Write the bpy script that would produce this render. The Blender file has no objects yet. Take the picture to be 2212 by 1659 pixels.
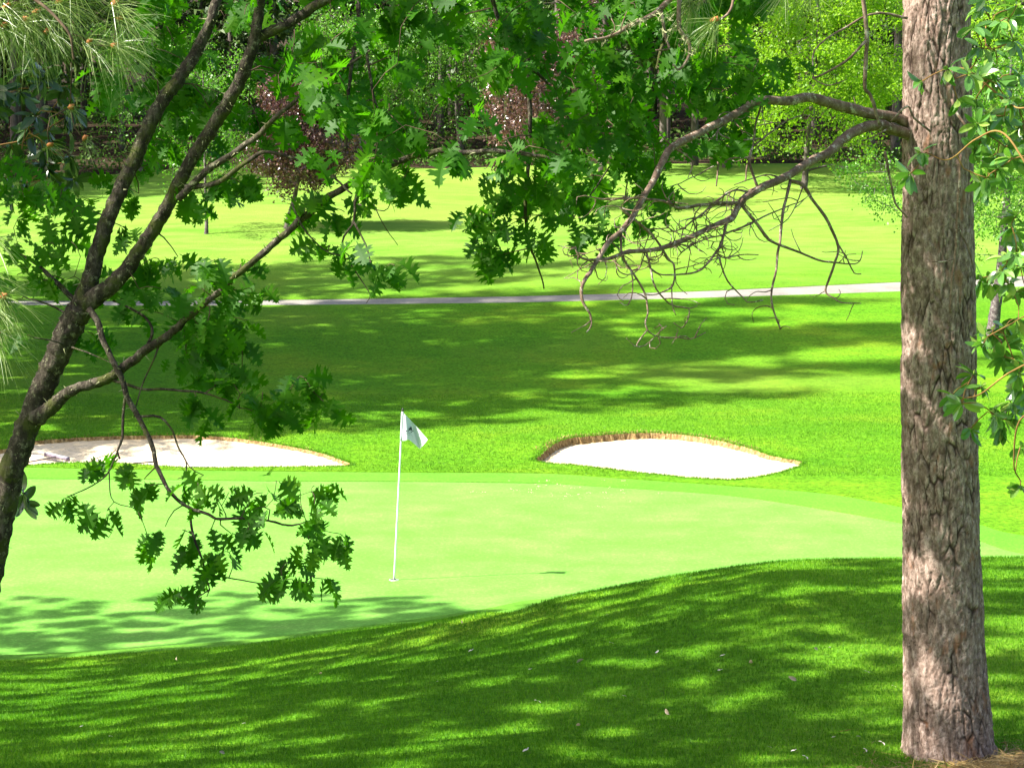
import bpy, math, random
import numpy as np
from mathutils import Vector, geometry
random.seed(7); RNG = np.random.default_rng(7)
S = bpy.context.scene
# ------------------------------------------------------------------ camera, sky, sun, exposure
CAMZ = 5.0; FPX = 4300.0; TH = math.radians(5.8)        # the photograph measured on a 2212 x 1659 grid
cd = bpy.data.cameras.new("camera"); cam = bpy.data.objects.new("camera", cd); S.collection.objects.link(cam)
cd.sensor_width = 36; cd.lens = FPX / 2212 * 36; cd.clip_end = 2000; cd.clip_start = 0.1
cam.location = (0, 0, CAMZ); cam.rotation_euler = (math.pi / 2 - TH, 0, 0)
S.camera = cam
SUN = Vector((-0.968, -0.253, 1.0)).normalized()
wd = bpy.data.worlds.new("World"); S.world = wd; wd.use_nodes = True
nt = wd.node_tree; sky = nt.nodes.new("ShaderNodeTexSky"); sky.sky_type = 'NISHITA'; sky.sun_disc = False; sky.dust_density = 3.5; sky.ozone_density = .6
sky.sun_elevation = math.asin(SUN.z); sky.sun_rotation = math.atan2(SUN.x, SUN.y)
nt.links.new(sky.outputs[0], nt.nodes["Background"].inputs[0]); nt.nodes["Background"].inputs[1].default_value = 0.09
sl = bpy.data.lights.new("sun", 'SUN'); sl.energy = 4.8; sl.angle = math.radians(0.8); sl.color = (1, .955, .87)
so = bpy.data.objects.new("sun", sl); S.collection.objects.link(so); so.location = (-20, -5, 25)
so.rotation_euler = (-SUN).to_track_quat('-Z', 'Y').to_euler()
S.view_settings.view_transform = 'Standard'; S.view_settings.look = 'None'; S.view_settings.exposure = 1.85; S.view_settings.gamma = 1
S.render.engine = 'CYCLES'
S.cycles.max_bounces = 7; S.cycles.diffuse_bounces = 3; S.cycles.transmission_bounces = 4; S.cycles.transparent_max_bounces = 4
S.cycles.use_denoising = True

# ------------------------------------------------------------------ photo geometry helpers
ct, st = math.cos(TH), math.sin(TH)
def ray(px, py):
    u = (px - 1106) / FPX; v = (829.5 - py) / FPX
    return (u, ct + v * st, -st + v * ct)
def W(px, py, d):                                        # point seen at a pixel, d metres ahead
    r = ray(px, py); k = d / r[1]
    return np.array([r[0] * k, d, CAMZ + r[2] * k])
def project(p):
    x, y, z = p[0], p[1], p[2] - CAMZ
    f = y * ct - z * st; up = y * st + z * ct
    if f < .1: return (-9999, -9999)
    return (1106 + FPX * x / f, 829.5 - FPX * up / f)
def inview(p, m=60):
    a, b = project(p)
    return -m < a < 2212 + m and -m < b < 1659 + m
def slope(row):
    r = ray(1106, row); return -r[2] / r[1]

# ------------------------------------------------------------------ terrain
rows = [(1253, 25), (1037, 33.4), (1010, 34.7), (938, 37.8), (895, 41), (800, 47.5), (700, 55), (650, 60), (600, 65), (495, 77), (420, 92), (350, 110)]
PY = [-80, 8, 24] + [d for _, d in rows] + [140, 200, 420]
PZ = [0, 0, 0] + [CAMZ - slope(r) * d for r, d in rows]
PZ[3] = 0.0; PZ[4] = 0.0
PZ += [PZ[-1] + 3.0, PZ[-1] + 11, PZ[-1] + 40]
def hermite(X, Y, x):
    X = np.array(X, float); Y = np.array(Y, float); x = np.asarray(x, float)
    d = np.diff(Y) / np.diff(X); m = np.zeros(len(X))
    for i in range(1, len(X) - 1):
        m[i] = 0 if d[i-1] * d[i] <= 0 else 2 * d[i-1] * d[i] / (d[i-1] + d[i])
    m[0] = d[0]; m[-1] = d[-1]
    i = np.clip(np.searchsorted(X, x) - 1, 0, len(X) - 2)
    h = X[i+1] - X[i]; t = np.clip((x - X[i]) / h, 0, 1)
    return (2*t**3-3*t**2+1)*Y[i] + (t**3-2*t**2+t)*h*m[i] + (-2*t**3+3*t**2)*Y[i+1] + (t**3-t**2)*h*m[i+1]
LY, LZ = [-80, 4, 8, 12, 15, 18, 20.9, 23], [3.6, 3.0, 2.25, 1.46, .9, .36, .03, 0]
RY, RZ = [-80, 4, 8, 11.4, 15, 18, 19.5, 21.5, 24], [2.6, 2.3, 1.9, 1.65, 1.66, 1.535, 1.15, .38, 0]
def terrain(x, y):
    x = np.asarray(x, float); y = np.asarray(y, float)
    z = hermite(PY, PZ, y)
    w = hermite([-6, -4.6, -2.95, -1.28, -.3, .56, 1.65, 2.7, 4.6, 6], [0, 0, .12, .37, .54, .69, .87, .98, 1.0, 1.0], np.clip(x * 18 / np.maximum(y, 8), -5.9, 5.9))
    fl = np.where(y < 23, hermite(LY, LZ, np.minimum(y, 23)), 0); fr = np.where(y < 24, hermite(RY, RZ, np.minimum(y, 24)), 0)
    fg = fl * (1 - w) + fr * w
    z = np.where(y < 24.5, np.maximum(fg, 0) + 0 * z, z)
    a = np.clip((y - 40) / 20, 0, 1)
    z = z + a * (.10 * np.sin(x * .23 + y * .11) + .07 * np.sin(x * .11 - y * .31 + 1))
    b = np.clip((y - 62) / 15, 0, 1) * np.clip((112 - y) / 10, 0, 1)
    z = z + b * (.22 * np.sin(x * .17 + 1.3) * np.sin(y * .21))
    c = np.clip((y - 6) / 4, 0, 1) * np.clip((19 - y) / 4, 0, 1)
    z = z + c * .025 * (np.sin(x * 1.1 + y * .7) + np.sin(x * .6 - y * 1.3 + 2))
    return z
def tz(x, y): return float(terrain(x, y))
def G(px, py, lo=8, hi=170):                            # ground point seen at a pixel
    ys = np.linspace(lo, hi, 3200); r = ray(px, py)
    zr = CAMZ + r[2] / r[1] * ys; xs = r[0] / r[1] * ys
    dz = terrain(xs, ys) - zr
    k = np.argmax(dz > 0)
    if not (dz > 0).any(): k = len(ys) - 1
    y = ys[k]; x = r[0] / r[1] * y
    return np.array([x, y, tz(x, y)])

# ------------------------------------------------------------------ mesh building
class MB:
    def __init__(s): s.V = []; s.F = []; s.R = []; s.n = 0
    def add(s, V, F, r=0.0):
        V = np.asarray(V, float).reshape(-1, 3); F = np.asarray(F, int)
        s.V.append(V)
        if F.size: s.F.append(F + s.n)
        s.n += len(V)
        s.R.append(np.broadcast_to(np.asarray(r, float), (len(V),)))
    def build(s, name, mat, parent=None, smooth=True, origin=None):
        me = bpy.data.meshes.new(name); V = np.concatenate(s.V) if s.V else np.zeros((0, 3))
        if origin is not None: V = V - np.array(origin)
        me.vertices.add(len(V)); me.vertices.foreach_set("co", V.astype(np.float32).ravel())
        loops = np.concatenate([f.ravel() for f in s.F]); cnt = np.concatenate([np.full(len(f), f.shape[1]) for f in s.F])
        start = np.concatenate([[0], np.cumsum(cnt)[:-1]])
        me.loops.add(len(loops)); me.loops.foreach_set("vertex_index", loops.astype(np.int32))
        me.polygons.add(len(cnt)); me.polygons.foreach_set("loop_start", start.astype(np.int32)); me.polygons.foreach_set("loop_total", cnt.astype(np.int32))
        me.update(calc_edges=True); me.validate()
        if smooth: me.polygons.foreach_set("use_smooth", np.ones(len(me.polygons), bool))
        at = me.attributes.new("rnd", 'FLOAT', 'POINT'); at.data.foreach_set("value", np.concatenate(s.R).astype(np.float32))
        me.materials.append(mat)
        o = bpy.data.objects.new(name, me); S.collection.objects.link(o)
        if parent is not None: o.parent = parent
        elif origin is not None: o.location = origin
        return o
def tag(o, label=None, cat=None, group=None, kind=None):
    for k, v in (("label", label), ("category", cat), ("group", group), ("kind", kind)):
        if v: o[k] = v
    return o
def thing(name, loc, label, cat, group=None):
    o = bpy.data.objects.new(name, None); o.empty_display_size = .3; S.collection.objects.link(o); o.location = [float(c) for c in loc]
    return tag(o, label, cat, group)
def copy_tree(o, parent=None):
    c = o.copy(); S.collection.objects.link(c)
    if parent is not None: c.parent = parent
    for ch in [k for k in bpy.data.objects if k.parent == o]: copy_tree(ch, c)
    return c
def catmull(P, n):
    P = np.asarray(P, float)
    if len(P) < 3:
        t = np.linspace(0, 1, n)[:, None]; return P[0] * (1 - t) + P[-1] * t
    Q = np.vstack([2 * P[0] - P[1], P, 2 * P[-1] - P[-2]]); m = len(P) - 1
    t = np.linspace(0, m, n); i = np.minimum(t.astype(int), m - 1); f = (t - i)[:, None]
    a, b, c, d = Q[i], Q[i+1], Q[i+2], Q[i+3]
    return .5 * (2*b + (c-a)*f + (2*a-5*b+4*c-d)*f**2 + (3*b-a-3*c+d)*f**3)
def tube(mb, P, R, sides=8, rough=0.0, r=0.0):
    P = np.asarray(P, float); R = np.broadcast_to(np.asarray(R, float), (len(P),)); n = len(P)
    T = np.gradient(P, axis=0); T /= np.linalg.norm(T, axis=1)[:, None] + 1e-9
    u = np.cross(T[0], [0.3, 1, .2]); u /= np.linalg.norm(u) + 1e-9
    a = np.arange(sides) / sides * 2 * math.pi; V = np.zeros((n, sides, 3))
    for i in range(n):
        u = u - T[i] * np.dot(u, T[i]); u /= np.linalg.norm(u) + 1e-9; w = np.cross(T[i], u)
        rr = R[i] * (1 + rough * RNG.normal(size=sides)) if rough else R[i]
        V[i] = P[i] + (np.cos(a) * rr)[:, None] * u + (np.sin(a) * rr)[:, None] * w
    i, j = np.meshgrid(np.arange(n - 1), np.arange(sides), indexing='ij'); j2 = (j + 1) % sides
    F = np.stack([i * sides + j, i * sides + j2, (i + 1) * sides + j2, (i + 1) * sides + j], -1).reshape(-1, 4)
    V = V.reshape(-1, 3); base = mb.n
    mb.add(V, F, r)
    mb.add([P[0], P[-1]], np.zeros((0, 3), int), r)
    k = mb.n - 2 - base
    F2 = [[k, (q + 1) % sides, q] for q in range(sides)] + [[k + 1, (n-1)*sides + q, (n-1)*sides + (q + 1) % sides] for q in range(sides)]
    mb.F.append(np.array(F2) + base)
def norm(a): return a / (np.linalg.norm(a, axis=-1, keepdims=True) + 1e-9)
def leaves(mb, T, TF, O, D, N, s, bend=0.15, fold=0.15, rnd=None):
    """N copies of a leaf template: O origins, D along, N face normal, s size."""
    O = np.asarray(O, float); n = len(O)
    if n == 0: return
    D = norm(np.asarray(D, float)); N = np.asarray(N, float); N = norm(N - D * (N * D).sum(1)[:, None]); X = np.cross(D, N)
    s = np.broadcast_to(np.asarray(s, float), (n,)); m = len(T)
    b = RNG.normal(bend, abs(bend) * .6 + .02, n)[:, None]; fo = RNG.normal(fold, abs(fold) * .6 + .02, n)[:, None]
    z = T[None, :, 2] - b * T[None, :, 1]**2 + fo * np.abs(T[None, :, 0])
    asp = RNG.uniform(.8, 1.2, n)[:, None]
    V = O[:, None] + s[:, None, None] * ((T[None, :, 0] * asp)[..., None] * X[:, None] + T[None, :, 1, None] * D[:, None] + z[..., None] * N[:, None])
    F = (TF[None] + (np.arange(n) * m)[:, None, None]).reshape(-1, TF.shape[1])
    if rnd is None: rnd = RNG.random(n)
    mb.add(V.reshape(-1, 3), F, np.repeat(rnd, m))
def tess(half, mids):
    poly = half + [(0, y) for y in mids]
    tri = geometry.tessellate_polygon([[Vector((x, y, 0)) for x, y in poly]])
    n = len(poly); V = [(x, y, 0) for x, y in poly] + [(-x, y, 0) for x, y in poly]
    F = []
    for t in tri:
        a, b, c = [poly[i] for i in t]
        if (b[0]-a[0])*(c[1]-a[1]) - (b[1]-a[1])*(c[0]-a[0]) < 0: t = (t[0], t[2], t[1])
        F.append(t); F.append((t[0] + n, t[2] + n, t[1] + n))
    return np.array(V), np.array(F)
OAK, OAKF = tess([(0, -.12), (.012, -.12), (.014, 0), (.07, .03), (.11, .09), (.19, .07), (.17, .13), (.24, .19), (.12, .20), (.06, .27), (.15, .29), (.27, .26), (.37, .31),
                  (.27, .36), (.37, .44), (.22, .43), (.15, .46), (.065, .51), (.15, .56), (.25, .55), (.36, .63), (.24, .65), (.30, .75), (.15, .71), (.065, .73),
                  (.11, .80), (.21, .84), (.10, .87), (.11, .95), (.03, .93), (0, 1.02)], [.75, .5, .25])
OAK = OAK * [1.22, 1, 1]
MAD, MADF = tess([(0, -.12), (.015, -.12), (.015, 0), (.09, .06), (.17, .2), (.215, .4), (.21, .6), (.16, .8), (.08, .93), (0, 1.0)], [.75, .5, .25])
SML = np.array([[0, 0, 0], [.3, .45, 0], [0, 1, 0], [-.3, .45, 0]], float); SMLF = np.array([[0, 1, 2], [0, 2, 3]])
LNG = np.array([[-.09, 0, 0], [.09, 0, 0], [.05, .6, 0], [0, 1, 0], [-.05, .6, 0]], float); LNGF = np.array([[0, 1, 2], [0, 2, 4], [4, 2, 3]])

# ------------------------------------------------------------------ materials
def mat(name):
    m = bpy.data.materials.new(name); m.use_nodes = True; return m, m.node_tree.nodes, m.node_tree.links, m.node_tree.nodes["Principled BSDF"]
def noise(N, L, scale, detail=4, vec=None, rough=.6, stretch=None):
    t = N.new("ShaderNodeTexNoise"); t.inputs["Scale"].default_value = scale; t.inputs["Detail"].default_value = detail; t.inputs["Roughness"].default_value = rough
    if vec is None:
        g = N.new("ShaderNodeTexCoord"); vec = g.outputs["Object"]
    if stretch:
        mp = N.new("ShaderNodeMapping"); mp.inputs["Scale"].default_value = stretch; L.new(vec, mp.inputs["Vector"]); vec = mp.outputs[0]
    L.new(vec, t.inputs["Vector"]); return t.outputs["Fac"]
def ramp(N, L, fac, stops):
    r = N.new("ShaderNodeValToRGB"); e = r.color_ramp.elements
    while len(e) < len(stops): e.new(.5)
    for k, (p, c) in enumerate(stops): e[k].position = p; e[k].color = (*c, 1)
    L.new(fac, r.inputs[0]); return r.outputs[0]
def mix(N, L, f, a, b, mode='MIX'):
    m = N.new("ShaderNodeMix"); m.data_type = 'RGBA'; m.blend_type = mode
    for sock, v in ((m.inputs[0], f), (m.inputs[6], a), (m.inputs[7], b)):
        if isinstance(v, bpy.types.NodeSocket): L.new(v, sock)
        elif isinstance(v, tuple): sock.default_value = (*v, 1)
        else: sock.default_value = v
    return m.outputs[2]
def bump(N, L, h, strength, dist, bs):
    b = N.new("ShaderNodeBump"); b.inputs["Strength"].default_value = strength; b.inputs["Distance"].default_value = dist
    L.new(h, b.inputs["Height"]); L.new(b.outputs[0], bs.inputs["Normal"])
def grass_mat(name, c1, c2, c3, big, fine, bstr=.6, bd=.03, dry=None, gamma_lo=.35, hill=False):
    m, N, L, bs = mat(name)
    n1 = noise(N, L, big, 8, rough=.68); n2 = noise(N, L, fine, 5, rough=.7); n3 = noise(N, L, big * .22, 3)
    c = ramp(N, L, n1, [(.36, c1), (.52, c2), (.66, c3)])
    g = ramp(N, L, n2, [(.32, (gamma_lo,) * 3), (.5, (.9,) * 3), (.68, (1.35,) * 3)])
    c = mix(N, L, 1.0, c, g, 'MULTIPLY')
    if dry:
        f = ramp(N, L, n3, [(.52, (0, 0, 0)), (.66, (.8,) * 3)]); c = mix(N, L, f, c, dry)
    if hill:
        n7 = noise(N, L, 3.2, 6, rough=.7); c = mix(N, L, 1.0, c, ramp(N, L, n7, [(.34, (.78, .84, .8)), (.5, (1, 1, 1)), (.68, (1.12, 1.05, 1.1))]), 'MULTIPLY')
        gm = N.new("ShaderNodeNewGeometry"); sp = N.new("ShaderNodeSeparateXYZ"); L.new(gm.outputs["Position"], sp.inputs[0])
        mr = N.new("ShaderNodeMapRange"); mr.inputs[1].default_value = 58; mr.inputs[2].default_value = 72; L.new(sp.outputs[1], mr.inputs[0])
        n5 = noise(N, L, .9, 6, rough=.75, stretch=(.35, 1, 1)); n6 = noise(N, L, .12, 3)
        hc = ramp(N, L, n5, [(.34, (.076, .185, .014)), (.5, (.128, .25, .030)), (.66, (.168, .28, .046))])
        hc = mix(N, L, ramp(N, L, n6, [(.45, (0,)*3), (.65, (.7,)*3)]), hc, (.185, .262, .042))
        c = mix(N, L, mr.outputs[0], c, hc)
    L.new(c, bs.inputs["Base Color"]); bs.inputs["Roughness"].default_value = .9; bs.inputs["Specular IOR Level"].default_value = .06
    bump(N, L, n2, bstr, bd, bs); return m
M = {}
M['green'] = grass_mat("green_turf", (.104, .285, .036), (.126, .318, .048), (.158, .336, .060), .9, 20, .2, .01, gamma_lo=.80)
M['fringe'] = grass_mat("fringe_turf", (.082, .228, .020), (.096, .245, .024), (.114, .262, .028), .5, 22, .5, .02, gamma_lo=.72)
M['lawn'] = grass_mat("fairway_grass", (.070, .215, .007), (.100, .25, .009), (.148, .272, .012), .28, 14, .8, .05, dry=(.15, .235, .025), gamma_lo=.45, hill=True)
M['wood_floor'] = grass_mat("needle_litter", (.022, .015, .01), (.045, .03, .018), (.03, .035, .01), .5, 5, .8, .1)
def blade_mat(name, c1, c2, tr):
    m, N, L, bs = mat(name)
    a = N.new("ShaderNodeAttribute"); a.attribute_name = "rnd"
    c = ramp(N, L, a.outputs["Fac"], [(0, c1), (.85, c2), (1, tuple(min(1, q * 1.5) for q in c2))])
    n1 = noise(N, L, .5, 4); c = mix(N, L, 1.0, c, ramp(N, L, n1, [(.35, (.75, .8, .6)), (.65, (1.2, 1.1, 1.3))]), 'MULTIPLY')
    L.new(c, bs.inputs["Base Color"]); bs.inputs["Roughness"].default_value = .55; bs.inputs["Specular IOR Level"].default_value = .25
    t = N.new("ShaderNodeBsdfTranslucent"); L.new(mix(N, L, 1.0, c, tr, 'MULTIPLY'), t.inputs[0])
    mx = N.new("ShaderNodeMixShader"); mx.inputs[0].default_value = .4; L.new(bs.outputs[0], mx.inputs[1]); L.new(t.outputs[0], mx.inputs[2])
    L.new(mx.outputs[0], N["Material Output"].inputs[0]); return m
def leaf_mat(name, c1, c2, c3, trc, f=.42, rough=.35, spec=.5):
    m, N, L, bs = mat(name)
    a = N.new("ShaderNodeAttribute"); a.attribute_name = "rnd"
    c = ramp(N, L, a.outputs["Fac"], [(0, c1), (.6, c2), (1, c3)])
    L.new(c, bs.inputs["Base Color"]); bs.inputs["Roughness"].default_value = rough; bs.inputs["Specular IOR Level"].default_value = spec
    t = N.new("ShaderNodeBsdfTranslucent"); t.inputs[0].default_value = (*trc, 1)
    mx = N.new("ShaderNodeMixShader"); mx.inputs[0].default_value = f; L.new(bs.outputs[0], mx.inputs[1]); L.new(t.outputs[0], mx.inputs[2])
    L.new(mx.outputs[0], N["Material Output"].inputs[0]); return m
M['blade'] = blade_mat("grass_blade", (.036, .162, .004), (.108, .268, .006), (1.2, 1.25, .6))
M['oakleaf'] = leaf_mat("oak_leaf", (.014, .060, .001), (.028, .100, .002), (.070, .18, .003), (.08, .32, .003), .42, .5, .14)
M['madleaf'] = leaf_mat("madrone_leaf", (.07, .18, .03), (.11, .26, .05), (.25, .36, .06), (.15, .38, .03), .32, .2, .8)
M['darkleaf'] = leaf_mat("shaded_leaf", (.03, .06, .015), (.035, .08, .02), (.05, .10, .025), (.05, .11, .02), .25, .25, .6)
M['purple'] = leaf_mat("plum_leaf", (.038, .014, .016), (.088, .040, .034), (.30, .18, .145), (.15, .05, .038), .25, .3, .7)
M['lime'] = leaf_mat("lime_leaf", (.11, .24, .008), (.17, .33, .010), (.26, .42, .02), (.30, .55, .015), .5, .45, .4)
M['midgreen'] = leaf_mat("fresh_leaf", (.05, .16, .008), (.09, .24, .015), (.17, .34, .03), (.13, .38, .015), .4, .4, .5)
M['conifer'] = leaf_mat("conifer_needle", (.024, .055, .012), (.045, .095, .018), (.10, .16, .035), (.07, .14, .015), .25, .5, .3)
M['under'] = leaf_mat('under_leaf', (.04, .08, .015), (.06, .12, .02), (.12, .2, .04), (.08, .2, .02), .3, .5, .2)
M['needle'] = leaf_mat("pine_needle", (.10, .17, .03), (.16, .24, .05), (.28, .34, .12), (.15, .27, .03), .25, .35, .5)
def bark(name, c1, c2, c3, sc, st_, bstr=.7, bd=.02, moss=None, lichen=None, crack=False):
    m, N, L, bs = mat(name)
    n1 = noise(N, L, sc, 6, stretch=st_, rough=.7); n2 = noise(N, L, sc * .35, 4)
    c = ramp(N, L, n1, [(.33, c1), (.5, c2), (.66, c3)])
    if lichen:
        n3 = noise(N, L, sc * 1.3, 8, rough=.8); c = mix(N, L, ramp(N, L, n3, [(.55, (0,) * 3), (.61, (1,) * 3)]), c, lichen)
    if moss:
        c = mix(N, L, ramp(N, L, n2, [(.52, (0,) * 3), (.62, (.9,) * 3)]), c, moss)
    if crack:
        a = N.new("ShaderNodeAttribute"); a.attribute_name = "rnd"
        c = mix(N, L, ramp(N, L, a.outputs["Fac"], [(.1, (0,) * 3), (.62, (1,) * 3)]), (.045, .027, .019), c)
        n4 = noise(N, L, 11, 3, stretch=(1, 1, .5)); c = mix(N, L, ramp(N, L, n4, [(.60, (0,) * 3), (.68, (.5,) * 3)]), c, (.27, .12, .06))
    L.new(c, bs.inputs["Base Color"]); bs.inputs["Roughness"].default_value = .85; bs.inputs["Specular IOR Level"].default_value = .2
    bump(N, L, n1, bstr, bd, bs); return m
M['pinebark'] = bark("pine_bark", (.085, .052, .038), (.21, .146, .116), (.42, .32, .27), 36, (1, 1, .45), .8, .012, crack=True)
M['deadwood'] = bark("dead_wood", (.075, .046, .03), (.15, .098, .068), (.27, .20, .15), 16, (1, 1, 1), .6, .01, lichen=(.42, .38, .30))
M['oakbark'] = bark("oak_bark", (.014, .010, .007), (.040, .031, .022), (.12, .10, .075), 22, (1, 1, .5), 1, .03, moss=(.055, .062, .012), lichen=(.20, .185, .12))
M['oaktwig'] = bark("oak_twig", (.035, .022, .014), (.07, .045, .028), (.13, .09, .055), 14, (1, 1, 1), .5, .01)
M['madbark'] = bark("madrone_bark", (.12, .06, .022), (.20, .11, .035), (.28, .18, .05), 8, (1, 1, .5), .2, .005)
M['farbark'] = bark("grey_bark", (.05, .04, .035), (.10, .08, .07), (.17, .145, .13), 6, (1, 1, .3), .6, .03)
M['speckbark'] = bark("mottled_bark", (.04, .03, .03), (.09, .07, .07), (.17, .15, .14), 9, (1, 1, 1.6), .5, .02, lichen=(.26, .24, .22))
M['lichen'] = bark("lichen", (.13, .14, .06), (.22, .23, .11), (.33, .33, .2), 40, (1, 1, 1), .5, .01)
m, N, L, bs = mat("sand"); n = noise(N, L, 9, 6); n_ = noise(N, L, .6, 3)
L.new(mix(N, L, ramp(N, L, n_, [(.45, (0,)*3), (.7, (1,)*3)]), ramp(N, L, n, [(.3, (.54, .44, .29)), (.7, (.68, .58, .42))]), (.56, .42, .24)), bs.inputs["Base Color"]); bs.inputs["Roughness"].default_value = .95; bump(N, L, n, .9, .06, bs); M['sand'] = m
m, N, L, bs = mat("earth_lip"); n = noise(N, L, 22, 5, stretch=(1, 1, .5)); L.new(ramp(N, L, n, [(.35, (.11, .065, .02)), (.5, (.22, .14, .05)), (.68, (.38, .28, .13))]), bs.inputs["Base Color"]); bs.inputs["Roughness"].default_value = 1; bump(N, L, n, 1, .03, bs); M['lip'] = m
m, N, L, bs = mat("path_tarmac"); n = noise(N, L, 16, 5); n_ = noise(N, L, .9, 3); L.new(mix(N, L, 1.0, ramp(N, L, n, [(.3, (.175, .16, .135)), (.7, (.25, .23, .195))]), ramp(N, L, n_, [(.35, (.85,)*3), (.65, (1.1,)*3)]), 'MULTIPLY'), bs.inputs["Base Color"]); bs.inputs["Roughness"].default_value = .9; bump(N, L, n, .3, .01, bs); M['path'] = m
def plain(name, c, rough=.5, spec=.5, metal=0.0, trans=None):
    m, N, L, bs = mat(name); n = noise(N, L, 30, 3)
    L.new(ramp(N, L, n, [(.3, tuple(q * .9 for q in c)), (.7, c)]), bs.inputs["Base Color"]); bs.inputs["Roughness"].default_value = rough; bs.inputs["Specular IOR Level"].default_value = spec; bs.inputs["Metallic"].default_value = metal
    if trans:
        t = N.new("ShaderNodeBsdfTranslucent"); t.inputs[0].default_value = (*c, 1); mx = N.new("ShaderNodeMixShader"); mx.inputs[0].default_value = trans
        L.new(bs.outputs[0], mx.inputs[1]); L.new(t.outputs[0], mx.inputs[2]); L.new(mx.outputs[0], N["Material Output"].inputs[0])
    return m
M['white'] = plain("white_paint", (.8, .8, .8), .3); M['flag'] = plain("flag_cloth", (.72, .76, .8), .8, .2, trans=.3)
M['ink'] = plain("dark_print", (.03, .05, .06), .8); M['black'] = plain("black_plastic", (.02, .02, .02), .4)
M['lilac'] = plain("rake_plastic", (.13, .10, .14), .5); M['palegrey'] = plain("rake_top", (.5, .5, .55), .3); M['handle'] = plain("rake_handle", (.12, .09, .10), .5)
M['hole'] = plain("cup_shade", (.01, .012, .008), 1); M['dryleaf'] = plain("dry_leaf", (.42, .33, .22), .6); M['petal'] = plain("pale_petal", (.62, .55, .5), .6)
M['bud'] = plain("pine_bud", (.45, .16, .04), .7); M['straw'] = leaf_mat("dry_needles", (.17, .10, .03), (.30, .20, .07), (.42, .31, .14), (.3, .2, .08), .1, .6, .3)

# ------------------------------------------------------------------ ground, split into its surfaces
def gl(pts): return [tuple(G(a, b)[:2]) for a, b in pts]
def smooth_loop(P, n):
    P = np.array(P); Q = np.vstack([P, P[:1]]); m = len(P); t = np.linspace(0, m, n, endpoint=False); i = t.astype(int); f = (t - i)[:, None]
    a, b, c, d = P[(i - 1) % m], P[i % m], P[(i + 1) % m], P[(i + 2) % m]
    return .5 * (2*b + (c-a)*f + (2*a-5*b+4*c-d)*f**2 + (3*b-a-3*c+d)*f**3)
back = gl([(-260, 1030), (0, 1034), (300, 1036), (600, 1040), (900, 1041), (1170, 1045), (1300, 1052), (1560, 1070), (1750, 1097), (1950, 1132), (2100, 1165), (2230, 1200)])
front = [(9.0, 25.2), (6.5, 24.0), (4.5, 23.4), (2.8, 22.8), (1.5, 22.5)] + gl([(1180, 1296), (1040, 1318), (900, 1338), (600, 1376), (300, 1402), (0, 1418), (-240, 1432)])
outb = gl([(-320, 1004), (0, 1010), (300, 1016), (600, 1020), (900, 1022), (1170, 1024), (1330, 1034), (1560, 1050), (1780, 1068), (1950, 1098), (2100, 1130), (2260, 1165)])
outf = [(11, 25.4), (9, 24.3), (6.5, 23.2), (4.5, 22.6), (2.8, 22.2), (1.5, 21.8)] + gl([(1160, 1310), (1040, 1329), (900, 1350), (600, 1388), (300, 1414), (0, 1431), (-320, 1448)])
P_green = smooth_loop(back + front, 260); P_fringe = smooth_loop(outb + outf, 200)
s1 = gl([(0, 975), (60, 958), (130, 950), (230, 945), (330, 943), (430, 943), (520, 950), (600, 962), (670, 976), (725, 992), (757, 1008)]) + gl([(650, 1011), (500, 1012.5), (400, 1012), (260, 1003), (150, 1003), (60, 1008), (-60, 1014), (-200, 1010), (-220, 985), (-100, 975)])
s2 = gl([(1158, 999), (1172, 982), (1195, 962), (1230, 949), (1290, 943), (1370, 938), (1440, 939), (1520, 948), (1600, 966), (1670, 988), (1732, 1002)]) + gl([(1700, 1018), (1650, 1031), (1590, 1038), (1530, 1037), (1440, 1030), (1340, 1019), (1250, 1008)])
P_s1 = smooth_loop(s1, 240); P_s2 = smooth_loop(s2, 240)
for Pp in (P_s1, P_s2):
    Pp += RNG.normal(0, .012, Pp.shape)
pt = [(-900, 662), (-300, 660), (0, 656), (300, 657), (600, 655), (900, 651.5), (1100, 648.5), (1300, 644), (1500, 638), (1700, 631), (1950, 620.5), (2100, 614), (2300, 605), (2600, 592)]
PA = [G(a, b)[:2] for a, b in pt]; wth = 1.0
pc = catmull(np.array(PA), 60); tg = norm(np.gradient(pc, axis=0)); nn = np.stack([-tg[:, 1], tg[:, 0]], 1)
hw = (.66 + .45 * np.clip((pc[:, 0] - 5) / 12, 0, 1))[:, None]
P_path = np.vstack([pc + nn * hw, (pc - nn * hw)[::-1]])
wx = np.linspace(-240, 240, 60); wyv = 108.5 + 1.2 * np.sin(wx * .35) + .7 * np.sin(wx * .9) - 9 * np.clip((-14 - wx) / 12, 0, 1)
P_wood = np.vstack([np.stack([wx, wyv], 1), [[240, 420], [-240, 420]]])
ysr = list(range(-80, 0, 20)) + [0, 3, 6] + list(np.arange(8, 25, .3)) + list(np.arange(25, 45, .5)) + list(np.arange(45, 70, 1.0)) + list(np.arange(70, 130, 2.0)) + list(np.arange(130, 200, 8)) + [220, 260, 320, 420]
pts = []
for y in ysr:
    Wd = .3 * max(y, 5) + 3
    tt = np.linspace(-1, 1, 61) * Wd
    xs = np.concatenate([-np.array([250, 150, 90, 60, 40, 30]), tt, [30, 40, 60, 90, 150, 250]])
    if Wd > 28: xs = np.concatenate([[-250, -150, -90], tt, [90, 150, 250]])
    for x in xs: pts.append((x + random.uniform(-.02, .02) * (abs(x) < 100), y + random.uniform(-.02, .02)))
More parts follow.
